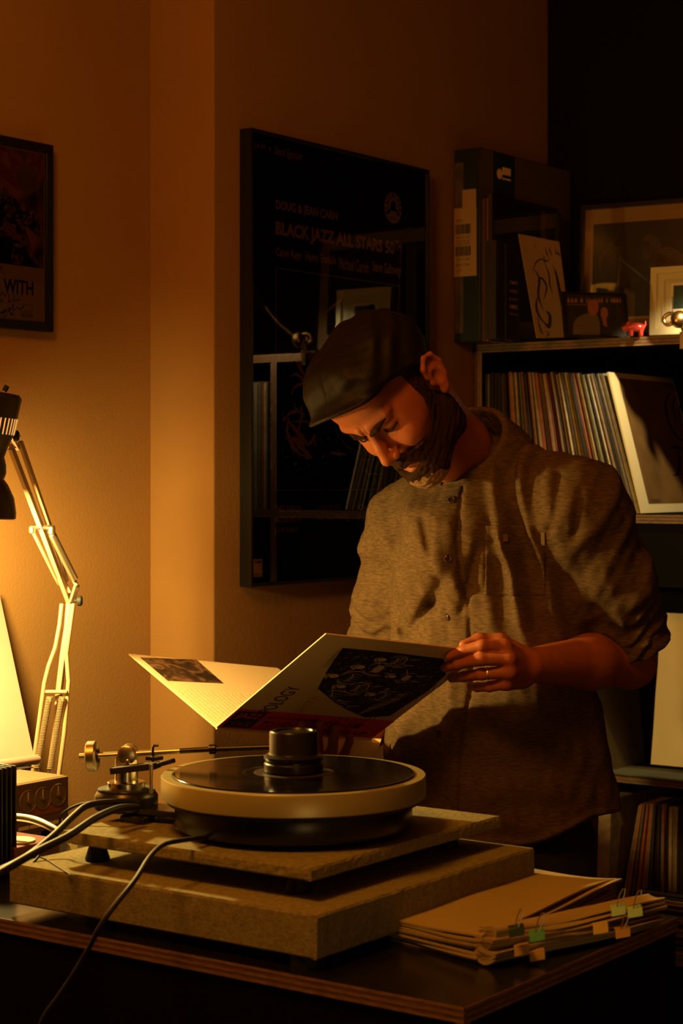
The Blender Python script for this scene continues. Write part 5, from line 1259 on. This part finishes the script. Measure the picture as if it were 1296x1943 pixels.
def brim_fn(q):
    h = toH(q)-np.array([0, .088, .100], np.float32); x, y, z = h[..., 0], h[..., 1], h[..., 2]
    a = math.radians(14); y2 = y*math.cos(a)+z*math.sin(a); z2 = -y*math.sin(a)+z*math.cos(a)+3.2*x*x
    r = np.sqrt((x/.068)**2+(y2/.056)**2)
    return smax((r-1)*.055, np.abs(z2)-.0034, .005)
cp.fn(brim_fn, 'u', .022)
V, F_ = polygonise(cp, HO-.26, HO+.26, .0026); V = relax(V, F_, 1, .5)
body_obj('flat_cap', V, F_, 'cap', person)

# shirt
M['shirt'] = mat('heather_brown_shirt', (.150, .096, .050), .85, noise=.42, nscale=170, bump=.5, bscale=420, stretch=(.45, .45, 2.6), spec=.05)
sh_ = Body()
tor = Body()
tor.ell(CH, (.182, .118, .20), RB, .06); tor.ell(BE, (.184, .128, .24), RB, .08); tor.ell(HI, (.196, .137, .19), RB, .08)
tor.cone(C(916, 900, 3.185), C(1088, 962, 3.10), .054, .076, .05); tor.cone(C(900, 905, 3.2), C(792, 990, 3.29), .056, .074, .05)
tor.cone(C(895, 960, 3.15), C(860, 1020, 3.14), .070, .09, .06)
tor.cone(C(1090, 1380, 3.20), C(1118, 1545, 3.20), .030, .030, .05)
def ridge(a, p=1.6): return (.5+.5*np.sin(a))**p
def shirt_fn(q):
    d = tor.ev(q)
    b = (q-CH.astype(np.float32))@RB.astype(np.float32); l, f_, u = b[..., 0], b[..., 1], q[..., 1]
    r = q[..., 0]; front = np.clip(f_*14, 0, 1)
    warp = .25*np.sin(9*u+2)+.35*np.sin(21*u+14*l)
    # hanging folds from the left shoulder
    m1 = np.exp(-((l-.095)/.060)**2)*np.clip((u+.30)/.10, 0, 1)*np.clip((.09-u)/.06, 0, 1)*front
    d = d-.0175*ridge(l*135+u*22+warp*1.6)*m1
    # long slack creases across chest and belly
    m2 = np.clip((.02-u)/.1, 0, 1)*front
    d = d-.0090*ridge((l*.9+u*.35)*58+2.2*np.sin(7*u+.7), 2.2)*m2*np.clip((.10-l)/.08, 0.25, 1)
    d = d-.006*ridge((l*.5-u)*44+3*np.sin(13*l+1), 3)*np.exp(-((u+.42)/.12)**2)
    d = d-.0085*wav(q, 6.5, 0, 6, (1, .7, 1))-.0028*wav(q, 20, 6, 6, (1, .6, 1))
    # strong creases at the right arm hole and beside the placket
    for (x0, y0, x1, y1, w, a) in ((728, 1105, 768, 1200, .010, .020), (762, 1000, 740, 1105, .010, .012), (838, 1105, 822, 1150, .012, .012), (822, 1150, 785, 1205, .010, .016), (700, 1065, 715, 1130, .007, .010), (905, 1040, 880, 1160, .008, .008), (800, 985, 812, 1040, .007, .006), (1058, 905, 1040, 1000, .007, .012), (1092, 925, 1085, 1010, .008, .012)):
        dp = 3.08 if x0 > 770 else 3.16
        A_ = C(x0, y0, dp)[:2]; B_ = C(x1, y1, dp)[:2]; pa = q[..., :2]-A_.astype(np.float32); ba = (B_-A_).astype(np.float32)
        t = np.clip((pa@ba)/float(ba@ba), 0, 1); dd = np.sqrt(((pa-ba*t[..., None])**2).sum(-1))
        d = d+a*np.exp(-(dd/w)**2)*np.clip((3.26-q[..., 2])*12, 0, 1)
    # placket and its stitch lines
    pl_ = np.abs(l+.011+.10*np.clip(-u-.35, 0, 1)); fr_ = front*(u < -.015)
    d = d-.0030*np.clip((.0175-pl_)/.0022, 0, 1)*fr_+.0012*np.exp(-((pl_-.0135)/.0014)**2)*fr_+.0055*np.exp(-((l+.011+.10*np.clip(-u-.35, 0, 1)-.0195)/.0022)**2)*fr_
    hem = -.606+.045*np.clip((np.abs(l)-.085)/.10, 0, 1)**1.5
    d = d-.004*np.exp(-((u-hem-.006)/.006)**2)
    return smax(d, hem-u, .006)
sh_.fn(shirt_fn, 'u', 0)
def sleeve(S_, M_, E_, r0, r1, r2):
    ax_ = (E_-M_)/np.linalg.norm(E_-M_)
    def f(q):
        d = smin(d_cone(q, S_, M_, r0, r1), d_cone(q, M_, E_, r1, r2), .03)
        t = (q-S_.astype(np.float32))@((E_-S_)/np.linalg.norm(E_-S_)).astype(np.float32); L = np.linalg.norm(E_-S_)
        u = t/L; w1 = np.clip((u-.50)/.35, 0, 1)
        d = d-.0075*w1*ridge(t*190+3.2*np.sin(q[..., 0]*38+q[..., 2]*24)+1.5*np.sin(q[..., 0]*90), 1.5)-.006*(1-w1)*ridge(t*38+q[..., 0]*55+q[..., 2]*20+2*np.sin(t*18), 2)
        d = d-.008*wav(q, 7, 3, 6)-.003*wav(q, 22, 8, 6)
        cuff = np.clip((u-.90)/.01, 0, 1); d = d-.0050*cuff
        return smax(d, (q-E_.astype(np.float32))@ax_.astype(np.float32), .006)
    return f
sh_.fn(sleeve(SHL+np.array([0, .0, 0]), C(1168, 1110, 3.14), C(1200, 1218, 3.19), .078, .062, .058), 'u', .035)
sh_.fn(sleeve(SHR, C(742, 1130, 3.36), C(726, 1225, 3.40), .072, .058, .056), 'u', .03)
V, F_ = polygonise(sh_, [-.12, -.66, 2.86], [.66, .16, 3.56], .0036); V = relax(V, F_, 1, .3)
shirt_o = body_obj('shirt', V, F_, 'shirt', person)
# breast pocket, drawn just proud of the cloth
pk = Body(); 
def pock(q):
    x0, y0 = C(918, 1010, 3.08)[:2]; x1, y1 = C(1034, 1130, 3.08)[:2]
    cx_, cy_ = (x0+x1)/2, (y0+y1)/2; a = np.maximum(np.abs(q[..., 0]-cx_)-abs(x1-x0)/2, np.abs(q[..., 1]-cy_)-abs(y1-y0)/2)
    b = np.maximum(np.abs(q[..., 0]-cx_)-abs(x1-x0)/2, np.abs(q[..., 1]-(y0+.001))-.011)
    d = shirt_fn(q); return np.maximum(smin(smax(d-.0016, a, .002), smax(d-.0030, b, .002), .001), q[..., 2]-3.22)
pk.fn(pock, 'u', 0)
V, F_ = polygonise(pk, [.2, -.25, 2.9], [.40, -.04, 3.25], .0028); body_obj('breast_pocket', V, F_, 'shirt', person)
M['tab'] = mat('woven_tab', (.26, .17, .09), .7); M['button'] = mat('dark_horn_button', (.045, .022, .012), .25, coat=.4)
def on_shirt(px, py, lift=.001):
    p = march(sh_, px, py, 2.9, 3.4); 
    if p is None: return None, None
    n_ = nrm_at(sh_, p); return p+n_*lift, n_
for (x, y) in ((857, 950), (849, 1060), (850, 1171), (832, 1391)):
    p, n_ = on_shirt(x, y, .0015)
    if p is None: continue
    wp = c2w(p); wn = c2w(p+n_)-wp
    b_ = obj('button', MB().lathe(wp-wn*.001, wn, [(.0052, 0), (.0060, .0010), (.0060, .0024), (.0050, .0030), (.0042, .0022), (.0005, .0021)], 20), 'button', person)
    e_ = np.cross(wn, (0, 0, 1.)); e_ /= np.linalg.norm(e_); g_ = np.cross(wn, e_)
    for sx_, sy_ in ((1, 1), (-1, 1), (1, -1), (-1, -1)): obj('button_hole', MB().cyl(wp+wn*.0010+e_*.0012*sx_+g_*.0012*sy_, wp+wn*.0014+e_*.0012*sx_+g_*.0012*sy_, .0005, n=6), 'blackmatte', b_)
for (x, y, w, h) in ((1030, 1021, .0030, .0115), (957, 1021, .0045, .006)):
    p, n_ = on_shirt(x, y, .002)
    if p is not None:
        wp = c2w(p); wn = c2w(p+n_)-wp; e_ = np.cross(wn, (0, 0, 1.)); e_ /= np.linalg.norm(e_); g_ = np.cross(e_, wn)
        obj('woven_tab', MB().obox(wp-e_*w-g_*h-wn*.0045, e_*2*w, g_*2*h, wn*.0062), 'tab', person)
# collar
co = Body(); ca_, cb_ = C(894, 882, 3.175), C(866, 818, 3.140)
cax = (cb_-ca_)/np.linalg.norm(cb_-ca_)
def collar_fn(q):
    t = (q-ca_.astype(np.float32))@cax.astype(np.float32); rad = np.sqrt(np.maximum(((q-ca_.astype(np.float32))**2).sum(-1)-t*t, 0))
    b = (q-ca_.astype(np.float32))@RB.astype(np.float32); fwd_ = b[..., 1]; lat = b[..., 0]
    top = .062-.34*np.clip(fwd_, 0, 1); R0 = .0745+.000*t
    stand = smax(smax(np.abs(rad-R0)-.0022, t-top, .003), -.03-t, .003)
    R1 = .079+(top-t)*.44; low = -.004-.50*np.clip(fwd_, 0, .09)-.35*np.clip(fwd_-.02, 0, 1)
    leaf = smax(smax(np.abs(rad-R1)-.0032-.0008*wav(q, 30, 2, 4), t-top, .003), low-t, .003)
    d = smin(stand, leaf, .004)
    gap = np.abs(lat+.012)-(.004+.40*np.clip(.074-fwd_, -.02, .01)*(-1)+.02) if False else np.abs(lat+.012)-.007
    gap = np.maximum(gap, -(fwd_-.02))
    return smax(d, -gap, .003)
co.fn(collar_fn, 'u', 0)
V, F_ = polygonise(co, ca_-.17, ca_+.17, .0030); V = relax(V, F_, 1, .4)
body_obj('collar', V, F_, 'shirt', person)
# trousers and shoes
M['denim'] = mat('dark_denim', (.020, .022, .024), .85, noise=.4, nscale=150, bump=.4, bscale=500)
tr = Body(); HP = C(948, 1568, 3.25); tr.ell(HP, (.150, .118, .12), RB, .03)
for s_x, fo in ((1, .05), (-1, -.03)):
    hp_ = HP+LB*.078*s_x-UB*.03; kn_ = np.array([hp_[0], -.95, hp_[2]])+LB*.02*s_x+FB*(fo+.02); an_ = np.array([kn_[0], -1.36, kn_[2]])-FB*.03
    tr.cone(hp_, kn_, .084, .064, .04); tr.cone(kn_, an_, .070, .062, .03)
    ft = np.array([an_[0], -1.385, an_[2]])
    shb = Body(); shb.ell(ft+FB*.05+np.array([0, .0, 0]), (.044, .130, .036), RB, .02); shb.cone(ft, ft+np.array([0, .055, 0]), .042, .044, .03); shb.fn(lambda q: -1.4195-q[..., 1], 'i', .004)
    V, F_ = polygonise(shb, ft-.25, ft+.25, .007); body_obj('shoe', V, F_, 'blackmatte', person)
tr.fn(lambda q: -.0045*wav(q, 9, 4, 6)-.004*ridge(q[..., 1]*60+4*np.sin(q[..., 0]*20), 2)*np.exp(-((q[..., 1]+.72)/.12)**2), 'd')
tr.fn(lambda q: -1.375-q[..., 1], 'i', .01)
V, F_ = polygonise(tr, [HP[0]-.35, -1.4, HP[2]-.35], [HP[0]+.35, HP[1]+.15, HP[2]+.35], .007)
body_obj('trousers', V, F_, 'denim', person)
# wedding ring and wire glasses
a, b = C(967, 1275, 2.934), C(914, 1279, 2.940); m_ = a*.22+b*.78; ax_w = c2w(b)-c2w(a); ax_w /= np.linalg.norm(ax_w)
M['goldring'] = mat('gold_ring', (.95, .7, .3), .38, metal=1)
obj('ring', MB().lathe(c2w(m_)-ax_w*.0015, ax_w, [(.0098, 0), (.0106, .0004), (.0106, .0028), (.0098, .0032)], 32), 'goldring', person)
# ------------------------------------------------------------------ gatefold album
AA = np.array([-0.198, -0.396, 3.001]); AB = np.array([0.051, -0.439, 3.185]); AT = np.array([-0.023, -0.232, 2.801]); AC = np.array([-0.365, -0.302, 3.249])
s_v, e1_v, e2_v = AB-AA, AT-AA, AC-AA
wA_, wB_, wT_, wC_ = c2w(AA), c2w(AB), c2w(AT), c2w(AC)
M['albumcard'] = mat('cream_album_card', (.88, .68, .44), .5, noise=.04, nscale=8, coat=.1); M['greyprint'] = mat('faint_grey_print', (.66, .50, .32), .6)
M['albumphoto'] = paint_mat('brown_photograph', [(.35, (.012, .006, .004)), (.5, (.07, .03, .014)), (.6, (.20, .10, .05)), (.68, (.02, .01, .006)), (.75, (.26, .14, .07))], 26, 1.2)
al = thing('album_cover', 'open gatefold album with engraved cover and pink band held by the man', 'album', (wA_+wB_)/2)
FRp = Surf(wA_, wT_-wA_, wB_-wA_)         # x: towards the top edge T, y: along the spine
LFp = Surf(wA_, wC_-wA_, wB_-wA_)
SZ = float(np.linalg.norm(e1_v)); th_ = .0022
def card(S_, back): return MB().obox(S_.o, S_.x*SZ, S_.y*SZ, S_.n*(-th_))
obj('front_panel', card(FRp, 0), 'albumcard', al, bevel=.0006)
obj('back_panel', card(LFp, 0), 'albumcard', al, bevel=.0006)
obj('spine', MB().tube([wA_+LFp.y*.0005-LFp.n*.0012, wA_+LFp.y*(SZ-.0005)-LFp.n*.0012], .0022, 10), 'albumcard', al)
def FP(px, py): return FRp.uv(px, py)
obj('paper_band', FRp.rect(0, .0, .066, SZ, h=.0002, th=.0003), 'red', al)
def band_text(body, a0_, a1_, b0_, b1_, m_='coverink'):   # a along spine, b across the band; glyphs upright away from the viewer
    S2_ = Surf(FRp.pt(0, 0), FRp.y, FRp.x); S2_.n = FRp.n; S2_.flip = np.dot(np.cross(S2_.x, S2_.y), FRp.n) < 0
    obj('band_lettering', S2_.text(body, a1_, b1_, a0_, b0_, h=.0009, wht=.015) if False else S2_.text(body, a0_, b0_, a1_, b1_, h=.0009, wht=.015), m_, al, smooth=False)
S2_ = Surf(FRp.pt(0, 0), FRp.y, FRp.x); S2_.n = FRp.n; S2_.flip = np.dot(np.cross(S2_.x, S2_.y), FRp.n) < 0
obj('band_stamp', S2_.rect(.006, .006, .060, .060, h=.0007), 'coverink', al)
obj('stamp_lettering', S2_.text('JAZZ', .010, .034, .056, .056, h=.0012, wht=.03), 'red', al, smooth=False)
obj('stamp_lettering', S2_.text('ジャズ', .014, .010, .052, .030, h=.0012), 'red', al, smooth=False)
band_text('アンソロジー', .070, .155, .014, .036); band_text('山下トリオの名演集', .070, .170, .042, .051); band_text('ステレオ録音全曲収録', .072, .165, .004, .010)
band_text('バラード集', .180, .260, .030, .050); band_text('オリジナル盤', .190, .290, .006, .022)
# title: reads from the spine outwards
def ftext(body, p_lo, p_hi, hgt, m_='coverink'):   # baseline from p_lo to p_hi in picture pixels
    a = np.array(FP(*p_lo)); b = np.array(FP(*p_hi)); return a, b
ta0 = FP(485, 1352); ta1 = FP(578, 1288)
v_base = (ta0[1]+ta1[1])/2
obj('title_lettering', FRp.text('POLOGY', .060, .066, .150, .040, h=.0006, wht=.0), 'coverink', al, smooth=False)
obj('title_lettering', FRp.text('SHITA', .070, .118, .128, .103, h=.0006), 'greyprint', al, smooth=False)
pts = [(650, 1229), (745, 1238), (842, 1250), (846, 1280), (815, 1308), (771, 1337), (740, 1358), (692, 1361), (655, 1345), (634, 1332), (603, 1306), (622, 1270)]
obj('engraving', FRp.poly([FP(*p) for p in pts], h=.0002), 'coverink', al, smooth=False)
mb = MB(); re_ = random.Random(11)
def es(pts, w, n=5): FRp.stroke([np.array(FP(*p[:2])) for p in cr_spline([np.array([a, b, 0.]) for a, b in pts], n)], w, mb, h=.0007, taper=True)
def blob(pts): FRp.poly([FP(*p[:2]) for p in cr_spline([np.array([a, b, 0.]) for a, b in pts+[pts[0]]], 4)[:-1]], mb, h=.0006)
# a row of musicians drawn on the sleeve; the drawing's own up points towards the corner by the pink band
EU0, EU1, EV0, EV1 = FP(622, 1318)[0], FP(836, 1252)[0], FP(650, 1236)[1], FP(771, 1330)[1]
us = [FP(*p)[0] for p in pts]; vs_ = [FP(*p)[1] for p in pts]; EU0, EU1, EV0, EV1 = min(us)+.010, max(us)-.010, min(vs_)+.010, max(vs_)-.008
def inside(u, v):
    c = False; n = len(us)
    for i in range(n):
        j = (i-1) % n
        if (vs_[i] > v) != (vs_[j] > v) and u < (us[j]-us[i])*(v-vs_[i])/(vs_[j]-vs_[i]+1e-9)+us[i]: c = not c
    return c
def fs_(pl, w, n=4):
    pl = [p for p in pl]; q = [p[:2] for p in cr_spline([np.array([a, b, 0.]) for a, b in pl], n)]
    q = [p for p in q if inside(*p)]
    if len(q) > 1: FRp.stroke(q, w, mb, h=.0007, taper=True)
def fb(pl):
    q = [tuple(p[:2]) for p in cr_spline([np.array([a, b, 0.]) for a, b in pl+[pl[0]]], 3)[:-1]]
    if all(inside(*p) for p in q): FRp.poly(q, mb, h=.0006)
H_ = EV1-EV0
for k, (fu, fv, sc_) in enumerate(((.08, .34, .8), (.26, .16, 1.0), (.44, .30, .9), (.60, .14, 1.0), (.78, .26, .95), (.93, .36, .8), (.35, .62, .75), (.68, .60, .75))):
    cu_, cv_ = EU0+(EU1-EU0)*fu, EV0+H_*fv; z = .011*sc_; L_ = lambda ps: [(cu_+a*z, cv_+b*z) for a, b in ps]
    fb(L_([(-.55, -.3), (0, -.75), (.55, -.3), (.45, .5), (0, .85), (-.45, .5)]))                      # face
    fs_(L_([(-1.1, -.75), (0, -.95), (1.1, -.75)]), .0022*sc_); fs_(L_([(-.6, -1.0), (0, -1.6), (.6, -1.0)]), .004*sc_)   # hat
    fs_(L_([(-.5, 1.2), (-1.5, 1.8), (-1.8, 3.4), (-1.5, 5.0)]), .0022*sc_); fs_(L_([(.5, 1.2), (1.5, 1.8), (1.9, 3.2), (1.6, 5.0)]), .0022*sc_)  # coat
    for q_i in range(4): fs_(L_([(-1.0+q_i*.6, 2.2), (-.9+q_i*.65, 3.2), (-1.0+q_i*.6, 4.6)]), .0012)
    fs_(L_([(-1.4, 2.4), (-.2, 3.2), (1.3, 2.6)]), .003*sc_)
    if k % 3 == 0: fs_(L_([(-.2, .6), (1.2, 1.2), (2.6, 1.9), (3.1, 1.6)]), .0022); fs_(L_([(2.7, 1.3), (3.0, 2.4)]), .003)      # horn
    elif k % 3 == 1: fb(L_([(-1.1, 3.0), (-.2, 2.6), (.9, 3.0), (.9, 3.9), (-.1, 4.2), (-1.1, 3.9)])); fs_(L_([(.8, 3.0), (2.4, 1.8), (3.2, 1.2)]), .0018)   # guitar
    else: fs_(L_([(-1.2, 3.4), (0, 3.0), (1.2, 3.4), (1.3, 4.6), (0, 5.0), (-1.3, 4.6), (-1.2, 3.4)]), .0022)                     # drum
    fs_(L_([(-.9, 5.2), (-1.1, 6.4), (-.8, 7.6)]), .0022); fs_(L_([(.9, 5.2), (1.1, 6.4), (1.4, 7.6)]), .0022)
for i in range(330):
    u = re_.uniform(EU0, EU1); v = re_.uniform(EV0, EV1); a = re_.choice((.4, .5, 1.4, 1.6, 2.2)) ; l_ = re_.uniform(.002, .008)
    if inside(u, v) and inside(u+l_*math.cos(a), v+l_*math.sin(a)): FRp.stroke([(u, v), (u+l_*math.cos(a)*.5, v+l_*math.sin(a)*.5+.0003), (u+l_*math.cos(a), v+l_*math.sin(a))], re_.choice((.0005, .0007, .0011)), mb, h=.0007, taper=True)
for i in range(9): es([(668+i*9, 1356-i*3.2+4), (690+i*9, 1345-i*3.4+4), (712+i*8.5, 1330-i*3.2+4)], .0012, 3)
obj('engraving_lines', mb, 'albumcard', al, smooth=False, kind='stuff')
mb = MB()
for i in range(26): 
    t = i/26; x, y = 640+205*t+re_.uniform(-3, 3), 1370-(75*max(0, t-.3)/.7)+re_.uniform(-3, 3); es([(x, y), (x+6, y-5), (x+9, y-12)], .0012, 3)
for i in range(7): es([(612+i*5, 1266-i*.5), (628+i*5, 1248-i), (645+i*5, 1229)], .0010, 3)
obj('engraving_shading', mb, 'coverink', al, smooth=False, kind='stuff')
# inside of the back panel: photograph and columns of text
def BPx(px, py): return LFp.uv(px, py)
obj('inner_photo', LFp.poly([BPx(*p) for p in ((266, 1248), (372, 1252), (424, 1297), (318, 1292))], h=.0003), 'albumphoto', al, smooth=False)
a_, b_ = BPx(350, 1298), BPx(408, 1372)
mb = MB()
u_lo, u_hi = .012, BPx(330, 1300)[0]-.01
for i in range(30):
    v = .010+i*.0098; 
    if v > SZ-.012: break
    u_ = u_lo; 
    while u_ < u_hi-.01:
        w = re_.uniform(.006, .018); w = min(w, u_hi-u_); LFp.rect(u_, v, u_+w-.0016, v+.0022, mb, h=.0003); u_ += w
obj('inner_text', mb, 'greyprint', al, smooth=False, kind='stuff')
# inner sleeve showing below the album
i0 = P(640, 1398, 3.20); i1 = P(724, 1402, 3.20); i2 = P(712, 1440, 3.19); i3 = P(622, 1436, 3.19)
th3 = (c2w(np.array([0., 0, 1.]))-c2w(np.array([0., 0, 0])))*.0012
tag(obj('inner_sleeve', MB().hexa(i3, i2, i1, i0, i3+th3, i2+th3, i1+th3, i0+th3), 'kraft', bevel=.0003), 'cream inner sleeve peeking out beneath the album behind the turntable', 'record sleeve')
